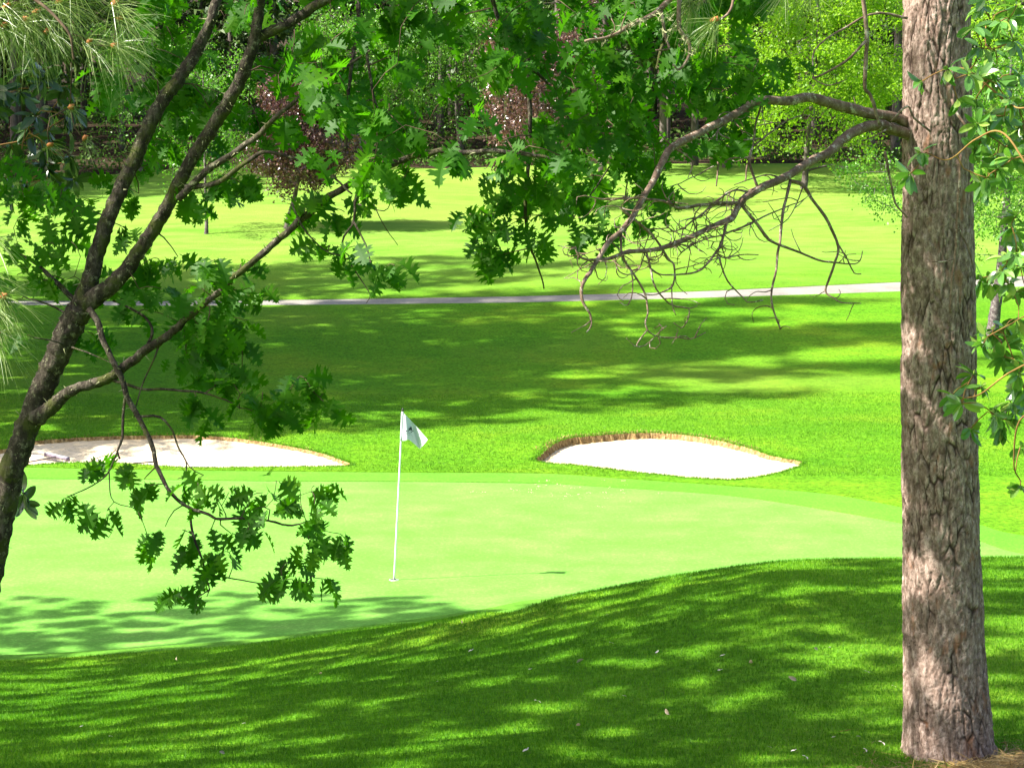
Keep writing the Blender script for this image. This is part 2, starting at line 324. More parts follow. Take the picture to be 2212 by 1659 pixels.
def inside(P, q):
    x, y = q[:, 0], q[:, 1]; c = np.zeros(len(q), bool); n = len(P)
    for i in range(n):
        x1, y1 = P[i]; x2, y2 = P[(i + 1) % n]
        with np.errstate(divide='ignore', invalid='ignore'):
            c ^= ((y1 > y) != (y2 > y)) & (x < (x2 - x1) * (y - y1) / (y2 - y1) + x1)
    return c
for Pp in (P_s1, P_s2):
    lo, hi = Pp.min(0), Pp.max(0); gx, gy = np.meshgrid(np.arange(lo[0], hi[0], .16), np.arange(lo[1], hi[1], .12)); q = np.stack([gx.ravel(), gy.ravel()], 1)
    q = q + RNG.normal(0, .02, q.shape); pts += [tuple(a) for a in q[inside(Pp, q)]]
vc = [Vector((float(a), float(b))) for a, b in pts]; faces = []
for P_ in (P_green, P_fringe, P_s1, P_s2, P_path, P_wood):
    if sum(P_[i-1][0] * P_[i][1] - P_[i][0] * P_[i-1][1] for i in range(len(P_))) < 0: P_ = P_[::-1]
    k = len(vc); vc += [Vector((float(a), float(b))) for a, b in P_]; faces.append(list(range(k, len(vc))))
ov, oe, of, _, _, ofid = geometry.delaunay_2d_cdt(vc, [], faces, 0, 1e-5, True)
OV = np.array([[v.x, v.y] for v in ov]); OZ = terrain(OV[:, 0], OV[:, 1])
print('CDT', len(ov), len(of), [sum(1 for i in ofid if k in i) for k in range(6)])
TR = np.array([list(f) for f in of]); reg = np.zeros(len(TR), int)      # 0 lawn 1 green 2 fringe 3 sand 4 sand 5 path 6 woods
for k, ids in enumerate(ofid):
    ids = set(ids)
    reg[k] = 3 if 2 in ids else 4 if 3 in ids else 1 if 0 in ids else 2 if 1 in ids else 5 if 4 in ids else 6 if 5 in ids else 0
def dist_poly(P, q):
    d = np.full(len(q), 1e9); n = len(P)
    for i in range(n):
        a = P[i]; b = P[(i + 1) % n]; ab = b - a; t = np.clip(((q - a) @ ab) / (ab @ ab + 1e-12), 0, 1)
        d = np.minimum(d, np.linalg.norm(q - (a + t[:, None] * ab), axis=1))
    return d
def region(name, ks, matl, dz=0.0, skirt=0.0, zf=None):
    f = TR[np.isin(reg, ks)]; u, inv = np.unique(f, return_inverse=True); inv = inv.reshape(-1, 3)
    V = np.column_stack([OV[u], OZ[u] + dz])
    if zf is not None: V[:, 2] = zf(V)
    mb = MB(); a = V[inv[:, 0]]; b = V[inv[:, 1]]; c = V[inv[:, 2]]
    cr = (b[:, 0]-a[:, 0])*(c[:, 1]-a[:, 1]) - (b[:, 1]-a[:, 1])*(c[:, 0]-a[:, 0]); inv[cr < 0] = inv[cr < 0][:, ::-1]
    mb.add(V, inv)
    if skirt:
        ed = {}
        for t in inv:
            for i in range(3):
                e = (int(t[i]), int(t[(i + 1) % 3])); ed[e] = 1
        bd = [e for e in ed if (e[1], e[0]) not in ed]
        VV = []; FF = []
        for i, (p, q) in enumerate(bd):
            VV += [V[p], V[q], V[q] - [0, 0, skirt], V[p] - [0, 0, skirt]]; FF.append([4*i+1, 4*i, 4*i+3, 4*i+2])
        mb.add(VV, FF)
    return tag(mb.build(name, matl), kind='structure')
tag(region("lawn", [0], M['lawn'], .022, .10), "mown green grass slope and fairway around the putting green")
tag(region("putting_green", [1], M['green'], 0, 0), "smooth pale green putting surface")
tag(region("green_fringe", [2], M['fringe'], .010, .06), "slightly longer grass collar round the putting green")
tag(region("cart_path", [5], M['path'], .010, .1), "narrow grey tarmac path crossing the fairway")
tag(region("woodland_floor", [6], M['wood_floor'], .03, .1), "brown needle covered floor under the far trees")
def sandz(P, back_drop):
    def f(V):
        q = V[:, :2]; d = dist_poly(P, q); c = P.mean(0)
        u = (q[:, 1] - P[:, 1].min()) / np.ptp(P[:, 1]); side = np.clip((P[:, 0].max() - q[:, 0]) / np.ptp(P[:, 0]), 0, 1)
        edge = .03 + back_drop * np.clip(u * 1.3 - .1, 0, 1) * (.25 + .75 * side)
        bowl = .16 * (1 - np.exp(-d / .7)) * (1 - .6 * u)
        return V[:, 2] - edge - bowl + .008 * np.sin(q[:, 0] * 7 + q[:, 1] * 3) * np.clip(d, 0, 1) + RNG.normal(0, .003, len(V))
    return f
tag(region("sand_bunker", [3], M['sand'], zf=sandz(P_s1, .02)), "left pale sand bunker with a rake in it")
tag(region("sand_bunker", [4], M['sand'], zf=sandz(P_s2, .095)), "right white sand bunker with a brown earth lip")
def lip(P, back_drop, name):
    f = sandz(P, back_drop); n = 900; t = np.arange(n) / n * len(P); i = t.astype(int); fr = (t - i)[:, None]
    Q = P[i] * (1 - fr) + P[(i + 1) % len(P)] * fr; z = terrain(Q[:, 0], Q[:, 1]); zs = f(np.column_stack([Q, z]))
    c = P.mean(0); inn = norm(c - Q); mb = MB(); jit = RNG.normal(0, .006, n); jit2 = RNG.normal(0, .008, n)
    A = np.column_stack([Q, z + .02]); B = np.column_stack([Q + inn * (.02 + jit2[:, None]), (z + zs) / 2 + jit]); C = np.column_stack([Q + inn * .05, zs - .01 + jit * .5])
    V = np.stack([A, B, C], 1).reshape(-1, 3); F = []
    for k in range(n):
        a = 3 * k; b = 3 * ((k + 1) % n); F += [[a, b, b + 1, a + 1], [a + 1, b + 1, b + 2, a + 2]]
    mb.add(V, F); return tag(mb.build(name, M['lip']), kind='structure')
lip(P_s1, .02, "bunker_edge"); lip(P_s2, .095, "bunker_edge")

# ------------------------------------------------------------------ grass blades (countless)
def blades(mb, x, y, h, w, zoff=.02):
    n = len(x); z = terrain(x, y) + zoff; a = RNG.uniform(0, 2 * math.pi, n); l = RNG.uniform(.1, .7, n)[:, None]; b = RNG.uniform(0, 2 * math.pi, n)
    O = np.column_stack([x, y, z]); d = np.column_stack([np.cos(a), np.sin(a), np.zeros(n)]) * (w * RNG.uniform(.6, 1.2, n))[:, None] * .5
    tip = O + np.column_stack([np.cos(b), np.sin(b), np.zeros(n)]) * l * h[:, None] + np.column_stack([np.zeros(n), np.zeros(n), h])
    V = np.stack([O - d, O + d, tip], 1).reshape(-1, 3); F = np.arange(3 * n).reshape(-1, 3); mb.add(V, F, np.repeat(RNG.random(n), 3))
mb = MB(); n = 420000
y = 9.5 + 14.0 * RNG.random(n)**1.15; x = RNG.uniform(-1, 1, n) * (.275 * y + .4); q = np.stack([x, y], 1)
k = ~inside(P_fringe, q); x, y = x[k], y[k]
blades(mb, x, y, RNG.uniform(.014, .037, len(x)), np.full(len(x), .006))
tag(mb.build("grass", M['blade'], smooth=False), "short grass blades on the near slope", "grass", kind='stuff')
mb = MB(); n = 150000
y = RNG.uniform(33.5, 44, n); x = RNG.uniform(-1, 1, n) * (.275 * y); q = np.stack([x, y], 1)
k = ~(inside(P_fringe, q) | inside(P_s1, q) | inside(P_s2, q)); x, y = x[k], y[k]
blades(mb, x, y, RNG.uniform(.012, .04, len(x)), np.full(len(x), .012))
tag(mb.build("grass", M['blade'], smooth=False), "longer rough grass round the bunkers", "grass", kind='stuff')
mb = MB(); eb = MB()                                        # dry fringe hanging over the bunker lips
for P, nn_ in ((P_s2, 2200), (P_s1, 700)):
    i = RNG.integers(0, len(P), nn_); Q = P[i] + (P[(i + 1) % len(P)] - P[i]) * RNG.random(nn_)[:, None]; c = P.mean(0)
    kk = Q[:, 1] > np.percentile(P[:, 1], 60); Q = Q[kk] + norm(Q[kk] - c) * np.abs(RNG.normal(0, .10, kk.sum()))[:, None]
    blades(mb, Q[:, 0], Q[:, 1], RNG.uniform(.02, .06, len(Q)), np.full(len(Q), .016))
for P, nn_ in ((P_s2, 5000), (P_s1, 6000)):
    i = RNG.integers(0, len(P), nn_); Q = P[i] + (P[(i + 1) % len(P)] - P[i]) * RNG.random(nn_)[:, None]; Q = Q + norm(Q - P.mean(0)) * RNG.normal(.03, .03, nn_)[:, None]
    blades(eb, Q[:, 0], Q[:, 1], RNG.uniform(.015, .045, nn_), np.full(nn_, .014))
tag(eb.build("grass", M['blade'], smooth=False), "green turf tufts along the bunker edges", "grass", kind='stuff')
tag(mb.build("dry_grass", M['straw'], smooth=False), "dry straw coloured grass along the bunker lips", "grass", kind='stuff')

# ------------------------------------------------------------------ branching
CLEAR = [((-2.3, 8.2, 6.3), 1.25), ((-1.6, 8.2, 6.2), .8), ((2.5, 10.3, 6.0), .9), ((2.5, 10.3, 3.9), .8), ((-2.6, 8.2, 4.2), .6), ((1.2, 10.6, 4.9), .7), ((2.3, 11.2, 2.4), .5)]
def cleared(p):
    for o, r_ in CLEAR:
        v = np.array(p) - o; t = float(v @ np.array(SUN))
        if t > 0 and np.linalg.norm(v - t * np.array(SUN)) < r_: return True
    return False
class Skel:
    def __init__(s): s.P = np.zeros((0, 3)); s.R = np.zeros(0)
    def add(s, P, R): s.P = np.vstack([s.P, P]); s.R = np.concatenate([s.R, np.broadcast_to(R, (len(P),))])
    def limb(s, mb, P, r0, r1, sides=8, n=None, rough=0, wob=0.0, register=True):
        P = np.asarray(P, float); L_ = np.linalg.norm(np.diff(P, axis=0), axis=1).sum(); n = n or max(4, int(L_ / max(.03, r0 * 1.2)))
        n = min(n, 160); C = catmull(P, n)
        if wob: 
            w = RNG.normal(0, wob, C.shape); w = (w + np.roll(w, 1, 0) + np.roll(w, -1, 0)) / 3; w[0] = 0; C = C + w
        R = r0 + (r1 - r0) * np.linspace(0, 1, n)
        tube(mb, C, R, sides, rough)
        if register: s.add(C, R)
        return C
    def attach(s, mb, targets, rmax=.012, rmin=.002, arch=.12, sides=5, step=.12, kr=.012, order=True):
        out = []
        T = np.asarray(targets, float)
        if len(T) == 0: return out
        if order:
            d = np.array([np.min(((s.P - t)**2).sum(1)) for t in T]); T = T[np.argsort(d)]
        for t in T:
            dd = ((s.P - t)**2).sum(1); k = int(np.argmin(dd)); a = s.P[k]; L_ = math.sqrt(dd[k]) + 1e-4
            r0 = min(s.R[k] * .8, rmax, rmin + kr * L_); up = np.array([0, 0, 1.0]); side = RNG.normal(0, .12, 3) * L_
            m1 = a + (t - a) * .35 + up * arch * L_ + side; m2 = a + (t - a) * .72 + up * arch * L_ * .8 + side * .6
            n = max(4, int(L_ / step) + 2); C = catmull([a, m1, m2, t], n); R = np.linspace(r0, rmin, n)
            tube(mb, C, R, sides); s.add(C[1:], R[1:]); out.append((t, norm(C[-1] - C[-2]), C))
        return out

def oak_cluster(mb, tip, dirn, n, size=(.10, .165)):
    O = np.repeat(tip[None], n, 0) + RNG.normal(0, .022, (n, 3)); a = RNG.uniform(0, 2 * math.pi, n)
    D = np.column_stack([np.cos(a), np.sin(a) * .8, RNG.uniform(-1.5, -.15, n)]) + dirn * .3
    N_ = np.column_stack([RNG.normal(0, .55, n), RNG.normal(-.55, .5, n), RNG.uniform(.1, 1.2, n)])
    D = norm(D); O = O + D * .02; s = RNG.uniform(size[0], size[1], n); base = RNG.random() * .5
    leaves(mb, OAK, OAKF, O, D, N_, s, .30, .22, base + RNG.random(n) * .5)
def blob_leaves(mb, T, TF, c, n, rad, size, flat=.75):
    O = c + RNG.normal(0, 1, (n, 3)) * np.array([rad, rad, rad * flat]); D = norm(RNG.normal(0, 1, (n, 3)) + [0, 0, -.3]); N_ = RNG.normal(0, 1, (n, 3)) + [0, 0, .8]
    leaves(mb, T, TF, O, D, N_, RNG.uniform(size * .7, size * 1.25, n), .1, .1)

# ---- the big oak on the left
def Wp(L_, d0, d1):
    n = len(L_); return [W(a, b, d0 + (d1 - d0) * i / max(1, n - 1)) for i, (a, b) in enumerate(L_)]
g0 = W(-135, 1840, 10.2); base = np.array([g0[0], g0[1], tz(g0[0], g0[1])])
oak = thing("oak_tree", base, "leaning lobed-leaf oak with dark mossy trunk crossing the left edge", "tree")
sk = Skel(); tb = MB(); br = MB(); tw = MB(); cr = MB()
pxr = lambda w, d: w / 2 / FPX * d
trunk_px = [(-60, 1400), (-25, 1250), (5, 1110), (32, 1000), (72, 890), (110, 800), (140, 730), (172, 665)]
trunkP = [base - [0, 0, .15], base + (W(-60, 1400, 10.2) - base) * .5] + Wp(trunk_px, 10.2, 10.0)
def limbR(P, widths, d, sides, name_mb, n=None, rough=.05, wob=.004):
    P = np.asarray(P); n = n or 60; C = catmull(P, n); wv = np.interp(np.linspace(0, 1, n), np.linspace(0, 1, len(widths)), widths)
    w = RNG.normal(0, wob, C.shape); w = (w + np.roll(w, 1, 0) + np.roll(w, -1, 0)) / 3; w[0] = 0; C = C + w
    R = wv / 2 / FPX * d * (1 + .06 * np.sin(np.arange(n) * 1.7) * RNG.random(n)); tube(name_mb, C, R, sides, rough); sk.add(C, R); return C
limbR(trunkP, [74, 68, 60, 55, 52, 51, 52, 56], 10.1, 22, tb, 120)
limbR(Wp([(165, 680), (190, 620), (212, 540), (235, 470), (262, 405), (292, 345), (322, 270), (360, 205), (402, 150), (440, 80), (470, 0), (500, -120)], 10.0, 10.3), [48, 37, 34, 32, 31, 31, 29, 26, 21, 15], 10.1, 20, tb, 110)
limbR(Wp([(178, 660), (250, 610), (300, 545), (342, 480), (375, 420), (410, 350), (450, 290), (490, 225), (525, 160), (548, 90), (560, 20), (575, -120)], 10.0, 9.6), [44, 34, 30, 28, 28, 29, 28, 26, 22, 16], 9.8, 20, tb, 110)
limbR(Wp([(80, 905), (118, 872), (160, 842), (230, 817), (300, 765), (350, 735), (400, 688), (470, 632), (540, 572), (620, 500), (700, 435), (780, 385), (870, 347), (940, 331), (1040, 328), (1130, 333), (1200, 345)], 10.05, 9.2), [40, 29, 23, 21, 20, 17, 15, 13, 15, 16, 14, 13, 12, 11, 9, 5], 9.7, 12, br, 130, .08, .006)
def B(px, d0, d1, w0, w1, rough=.06):
    mb = MB(); P = [q + (q - np.array([0, 0, CAMZ])) * .0 for q in Wp(px, d0, d1)]
    P = [W(a, b, q[1] + 1.5 * min(1, max(0, (a - 900) / 450))) for (a, b), q in zip(px, P)]
    r0, r1 = pxr(w0, P[0][1]), pxr(w1, P[-1][1]); sk.limb(mb, P, r0, r1, 7, rough=rough, wob=.003); return mb.build("branch", M['oakbark'], oak, origin=base)
B([(192, 668), (210, 695), (220, 730), (240, 770), (262, 815), (275, 859), (295, 896), (312, 929), (329, 969), (337, 1001), (349, 1029), (367, 1059), (387, 1081), (412, 1099), (449, 1109), (474, 1121), (519, 1121), (577, 1124), (622, 1134), (647, 1132)], 9.95, 9.3, 15, 4)
B([(412, 1099), (414, 1134), (422, 1171), (439, 1211), (446, 1245), (454, 1275)], 9.6, 9.5, 7, 3)
B([(446, 1240), (494, 1246), (549, 1258), (600, 1262), (660, 1256)], 9.55, 9.4, 3.5, 2); B([(454, 1272), (412, 1298), (385, 1285)], 9.5, 9.5, 3, 2)
B([(272, 850), (266, 889), (265, 946), (255, 971), (258, 991)], 9.8, 9.7, 7, 4); B([(262, 950), (240, 1012), (212, 1041), (175, 1061), (150, 1070)], 9.7, 9.6, 4, 2.5); B([(236, 1020), (237, 1059), (250, 1086), (295, 1099)], 9.7, 9.6, 3, 2)
B([(300, 900), (344, 900), (372, 929), (384, 966), (402, 996), (399, 1031)], 9.75, 9.6, 6, 2.5); B([(402, 996), (412, 1011), (439, 1026)], 9.6, 9.6, 3, 2); B([(312, 760), (330, 720), (318, 690), (280, 665), (245, 650)], 9.9, 10, 8, 4)
B([(385, 430), (440, 375), (500, 335), (560, 290), (600, 250), (677, 187), (740, 150), (800, 110)], 9.7, 9.4, 17, 5); B([(400, 405), (470, 395), (540, 345), (590, 330), (700, 370), (760, 420)], 9.7, 9.4, 13, 4)
B([(764, -60), (777, 62), (764, 112), (752, 212), (749, 324)], 9.8, 9.5, 13, 5); B([(777, 60), (789, 100), (799, 162), (820, 240), (880, 270), (960, 320)], 9.6, 9.4, 8, 3)
B([(548, 90), (640, 40), (760, -30), (900, -70), (1050, -60), (1250, -80), (1500, -60)], 9.7, 9.3, 24, 10); B([(1050, -60), (1075, 40), (1104, 100), (1136, 135), (1186, 185), (1221, 230), (1236, 275), (1279, 300)], 9.4, 9.2, 10, 3)
B([(1150, -70), (1140, 100), (1146, 250), (1140, 380), (1136, 473), (1146, 531), (1161, 573), (1176, 624)], 9.4, 9.5, 12, 3); B([(1400, -70), (1440, 40), (1420, 140), (1400, 250), (1370, 330), (1350, 420)], 9.4, 9.3, 10, 3)
B([(1330, 340), (1290, 400), (1240, 470), (1240, 500)], 9.35, 9.4, 4, 2.5); B([(1500, -60), (1540, 60), (1560, 160), (1600, 220)], 9.3, 9.2, 8, 3)
B([(800, 380), (770, 425), (764, 480), (740, 520), (745, 560)], 9.4, 9.4, 8, 3); B([(764, 480), (790, 530), (805, 580), (830, 600)], 9.4, 9.3, 5, 2); B([(757, 570), (790, 620), (800, 640), (792, 655)], 9.35, 9.35, 3, 1.6); B([(742, 555), (700, 540), (660, 500), (630, 440)], 9.4, 9.4, 2.5, 4)
B([(790, 400), (820, 470), (860, 530)], 9.4, 9.3, 3, 1.6); B([(770, 440), (830, 455), (845, 430)], 9.4, 9.3, 3, 1.6); B([(230, 815), (300, 838), (380, 842), (450, 850), (520, 880)], 9.9, 9.6, 8, 3); B([(345, 740), (330, 780), (300, 850), (290, 900)], 9.8, 9.8, 5, 2)
B([(175, 660), (120, 610), (70, 565), (20, 540)], 10.0, 10.2, 14, 5); B([(160, 690), (110, 660), (50, 640)], 10., 10.1, 6, 3); B([(137, 745), (110, 735), (75, 728)], 9.9, 9.8, 4, 2)
B([(155, 750), (200, 765), (250, 790)], 9.9, 9.8, 4, 2)
man = [(192,1011),(240,996),(285,1014),(312,1046),(325,1061),(162,1084),(140,1089),(240,1129),(232,1115),(384,1046),(429,1066),(494,1076),(470,1090),(537,1099),(317,1164),(357,1149),(394,1156),(405,1175),(457,1156),(499,1164),(537,1156),(444,1226),(499,1216),(480,1205),
 (597,1050),(567,1076),(589,1092),(560,1109),(647,1069),(679,1061),(649,1096),(680,1100),(677,1134),(692,1155),(669,1184),(690,1190),(735,1165),(748,1180),(627,1222),(372,1290),(385,1280),(447,1300),(457,1245),(605,1262),(630,1262),(677,1258),(700,1262),
 (50,473),(100,481),(155,473),(182,461),(37,536),(75,551),(117,541),(150,531),(37,606),(75,611),(95,618),(140,618),(175,623),(270,505),(287,523),(324,573),(344,573),(304,586),(384,566),(439,575),(462,573),(474,598),(524,581),(250,623),(300,636),(275,661),(312,681),(349,636),(399,643),(437,636),(462,666),(519,643),(544,636),(487,661),(50,735),(180,728),(202,735),
 (424,711),(449,706),(474,731),(449,760),(424,748),(440,785),(462,795),(499,798),(524,815),(412,880),(434,905),(424,865),(524,859),(544,900),(499,834),(469,836),(567,859),(577,895),(602,905),(592,880),(622,870),(647,825),(659,830),(702,860),(702,882),
 (682,530),(712,546),(737,556),(752,573),(772,545),(764,575),(659,465),(677,448),(714,435),(722,468),(744,470),(831,418),(846,410),(836,588),(852,586),(1014,475),(1039,468),(1031,492),(1066,476),(1071,516),(1044,531),(1021,555),(1040,565),(1076,565),(1096,436),
 (1116,490),(1161,508),(1179,480),(1191,430),(1204,450),(1234,460),(1244,485),(1249,508),(1179,545),(1291,500),(1309,500),(1321,535),(1349,468),(1366,488),(1384,480),(1420,425),(1354,420),(1291,448),(1114,410),(480,390),(500,400),(410,420),(300,430),(40,400),(30,450),(30,660),(1703,135),(1690,150)]
T = [W(a + random.gauss(0, 4), b + random.gauss(0, 4), 0) if 0 else (a, b) for a, b in man]
boxes = [(330,-60,560,330,40),(200,160,400,430,13),(560,-60,860,330,56),(860,-60,1100,80,16),(860,80,1080,250,9),(830,250,1080,335,14),(1080,-60,1640,120,76),(1090,120,1430,330,60),(1060,330,1440,430,28),(1430,120,1640,215,22),(1490,215,1610,330,10),(560,330,880,400,10),(380,380,540,450,4),(0,330,140,450,8),(380,690,540,830,10)]
auto = []
for x0, y0, x1, y1, n in boxes:
    for _ in range(n): auto.append((random.uniform(x0, x1), random.uniform(y0, y1)))
def oak_depth(a, b):
    pr = [project(p) for p in sk.P]; pr = np.array(pr); k = np.argmin((pr[:, 0] - a)**2 + (pr[:, 1] - b)**2); return sk.P[k, 1]
PR = np.array([project(p) for p in sk.P]); SY = sk.P[:, 1].copy()
def near_depth(a, b): return SY[np.argmin((PR[:, 0] - a)**2 + (PR[:, 1] - b)**2)]
holes = [(655, 350, 110, 70, .8), (640, 210, 60, 50, .5), (1150, 270, 70, 75, .75), (980, 165, 105, 85, .8), (1450, 260, 75, 50, .75), (990, 295, 110, 35, .7), (440, 330, 50, 50, .5), (1300, 20, 60, 40, .5), (230, 330, 80, 50, .6)]
auto = [q for q in auto if not any(((q[0]-a)/c)**2 + ((q[1]-b)/d)**2 < 1 and random.random() < p for a, b, c, d, p in holes)]
BIG = np.array([PR[i] for i in range(len(PR)) if sk.R[i] > .024 and inview(sk.P[i])])
def oncover(a, b): return np.min((BIG[:, 0] - a)**2 + (BIG[:, 1] - b)**2) < 62**2
tg_m = [W(a, b - 12, near_depth(a, b) + (random.uniform(.1, .3) if oncover(a, b) and random.random() < .7 else random.uniform(-.12, .12))) for a, b in man]
tg_a = [W(a, b - 12, near_depth(a, b) + (random.uniform(.25, .8) if oncover(a, b) or (a < 620 and random.random() < .5) else random.uniform(-.75, .75))) for a, b in auto]
for t, d, C in sk.attach(tw, tg_m, .006, .0022, .08, 5): oak_cluster(cr, t, d, random.choice([3, 4, 4, 5]) if project(t)[1] < 960 else random.choice([2, 3, 3, 4]), (.085, .14))
for t, d, C in sk.attach(tw, tg_a, .008, .0022, .08, 5):
    oak_cluster(cr, t, d, random.choice([5, 6, 7]), (.07, .15))
    if len(C) > 6: oak_cluster(cr, C[len(C)//2], d, 2)
# upper crown above the picture
up = []
while len(up) < 450:
    p = np.array([random.uniform(-8.0, .5), random.uniform(6.5, 15.5), random.uniform(7.2, 11.5)])
    if ((p[0] + 3.6) / 4.6)**2 + ((p[1] - 11) / 4.6)**2 + ((p[2] - 8.6) / 2.8)**2 < 1 and not inview(p, 130) and not cleared(p): up.append(p)
top = [W(500, -120, 10.3), (-2.9, 10.4, 7.8), (-3.6, 10.8, 9.5)]; sk.limb(tb, top, .05, .02, 8); sk.limb(tb, [W(575, -120, 9.6), (-1.8, 10.2, 7.4), (-1.6, 11.2, 9.2)], .04, .015, 8)
for t, d, C in sk.attach(tw, up, .03, .003, .1, 4, .4): oak_cluster(cr, t, d, 11, (.16, .25))
tb.build("trunk", M['oakbark'], oak, origin=base); br.build("branch", M['oakbark'], oak, origin=base); tag(tw.build("twigs", M['oaktwig'], oak, origin=base), kind='stuff'); cr.build("crown", M['oakleaf'], oak, smooth=False, origin=base)
mb = MB()                                                # moss and lichen tufts on the oak
k = RNG.choice(len(PR), 1500); pp = sk.P[k]; rr = sk.R[k]
kk = (rr > .012) & (rr < .2) & np.array([inview(p) for p in pp]); pp, rr = pp[kk], rr[kk]
dd = norm(RNG.normal(0, 1, pp.shape) + [-.5, -.3, .2]); leaves(mb, LNG, LNGF, pp + dd * rr[:, None] * .93, dd + RNG.normal(0, .4, dd.shape) + [0, 0, -.2], RNG.normal(0, 1, pp.shape), RNG.uniform(.015, .045, len(pp)))
tag(mb.build("moss", M['lichen'], oak, smooth=False, origin=base), kind='stuff')

# ------------------------------------------------------------------ the big pine on the right
DP = 11.4
edge = [(-700, 1972, 2068), (-300, 1962, 2080), (0, 1953, 2093), (300, 1952, 2099), (600, 1948, 2105), (900, 1948, 2109), (1200, 1950, 2117), (1400, 1951, 2129), (1600, 1951, 2147), (1660, 1946, 2160), (1720, 1925, 2185)]
zz = np.array([W(1106, e[0], DP)[2] for e in edge])[::-1]; cx = np.array([W((e[1] + e[2]) / 2, e[0], DP)[0] for e in edge])[::-1]; rr = np.array([(e[2] - e[1]) / 2 / FPX * DP for e in edge])[::-1]
pb = np.array([cx[1], DP, tz(cx[1], DP)])
pine = thing("pine_tree", pb, "big pine with thick plated bark trunk standing at the right", "tree")
nz, na = 900, 220
zs = np.linspace(pb[2] - .15, 7.3, nz); cxs = np.interp(zs, zz, cx); rs = np.interp(zs, zz, rr); R0 = .2
an = np.arange(na) / na * 2 * math.pi; A, Z = np.meshgrid(an, zs)
warp = .010 * np.sin(Z * 2.1 + A * 2) + .0018 * np.sin(Z * 31 + A * 5) + .0012 * np.sin(Z * 83 - A * 7) + .0016 * np.sin(Z * 13 - A * 11)
def worley(u, v, nu, hv, seed):                           # periodic in u
    g = np.random.default_rng(seed); nv = int(v.max() / hv) + 4; J = g.random((nv, nu, 2)); Hh = g.random((nv, nu))
    U = u * nu; Vv = v / hv + 1; iu = np.floor(U).astype(int); iv = np.floor(Vv).astype(int)
    f1 = np.full(u.shape, 9.); f2 = np.full(u.shape, 9.); h = np.zeros(u.shape)
    for a in (-1, 0, 1):
        for b in (-1, 0, 1):
            cu = iu + a; cv = np.clip(iv + b, 0, nv - 1); j = J[cv, cu % nu]
            d = np.hypot((cu + j[..., 0] - U), (iv + b + j[..., 1] - Vv)); n_ = d < f1
            f2 = np.where(n_, f1, np.minimum(f2, d)); h = np.where(n_, Hh[cv, cu % nu], h); f1 = np.where(n_, d, f1)
    return f1, f2, h
u_ = (A / (2 * math.pi) + warp) % 1.0; v_ = Z - zs[0] + .05 * np.sin(A * 6 + Z * 4)
f1, f2, hh = worley(u_, v_, 33, .20, 3); g1, g2, _ = worley(u_, v_, 60, .06, 5); k1, k2, k3 = worley(u_, v_, 75, .03, 9)
gap = np.clip((f2 - f1) / .20, 0, 1); gap2 = np.clip((g2 - g1) / .14, 0, 1)
mod_ = np.clip(.62 + .55 * np.sin(A * 3 + Z * 2.3) * np.sin(Z * 5.1 + A * 2 + 1) + .35 * np.sin(Z * 11 - A * 5), .12, 1); gap = 1 - (1 - gap) * mod_
disp = .008 * gap + .009 * hh * gap + .003 * gap2 + .006 * k3 - .018
flare = .05 * np.exp(-(Z - pb[2]) / .12) * (1 + .5 * np.sin(A * 5 + 1))
RR = rs[:, None] + disp + flare * .2
V = np.stack([cxs[:, None] + RR * np.cos(A), DP + RR * np.sin(A), Z], -1).reshape(-1, 3)
i, j = np.meshgrid(np.arange(nz - 1), np.arange(na), indexing='ij'); j2 = (j + 1) % na
F = np.stack([i*na + j, i*na + j2, (i+1)*na + j2, (i+1)*na + j], -1).reshape(-1, 4)
pt_ = MB(); pt_.add(V, F, (np.minimum(gap**1.4 * 1.1, .25 + .75 * gap2) * (.75 + .25 * k3)).ravel())
topc = [[cxs[-1], DP, 7.25], [cxs[-1] + .05, DP, 12], [cxs[-1] + .1, DP, 20], [cxs[-1], DP, 26]]
tube(pt_, catmull(topc, 30), np.linspace(rs[-1] - .005, .05, 30), 16, .03, .8)
pt_.build("trunk", M['pinebark'], pine, origin=pb, smooth=True)
sk = Skel(); sk.add(catmull([pb, [cxs[400], DP, 4.5], [cxs[-1], DP, 7.25]], 40), .15); sk.add(catmull(topc, 60), .12)
pbm = MB(); ptw = MB()
DB = DP - .05
def dl(a, b): return 9.3 + (a - 1240) / 760 * 2.0 - .0012 * (b - 400)
def D_(px, d0, d1, w0, w1, reg=True, mb=None, s=6, own=True):
    own = mb is None or own and mb is pbm; m_ = MB() if own else mb
    if px[0][1] > -50 and px[0][0] < 2020 and px[0][0] > 1230 and min(q[1] for q in px) > 195 and max(q[0] for q in px) < 2020 and d1 < DP - .45: P = [W(a, b, dl(a, b)) for a, b in px]
    else: P = Wp(px, d0, d1)
    k = 1.0
    C = sk.limb(m_, P, pxr(w0 * k, P[0][1]), pxr(w1 * k, P[-1][1]), s, rough=.09, wob=.0025, register=reg)
    if own: m_.build("branch", M['deadwood'], pine, origin=pb)
    return C
D_([(2010, 292), (1940, 257), (1876, 246), (1807, 227), (1760, 213), (1737, 211), (1702, 218), (1644, 218), (1609, 237), (1563, 262), (1516, 285), (1454, 318), (1431, 350), (1412, 390), (1386, 433), (1369, 463), (1341, 501), (1316, 523), (1294, 558), (1274, 591), (1259, 611), (1256, 636), (1264, 661), (1276, 683), (1276, 703), (1267, 719)], DB, 10.3, 24, 2.5, mb=pbm, s=10)
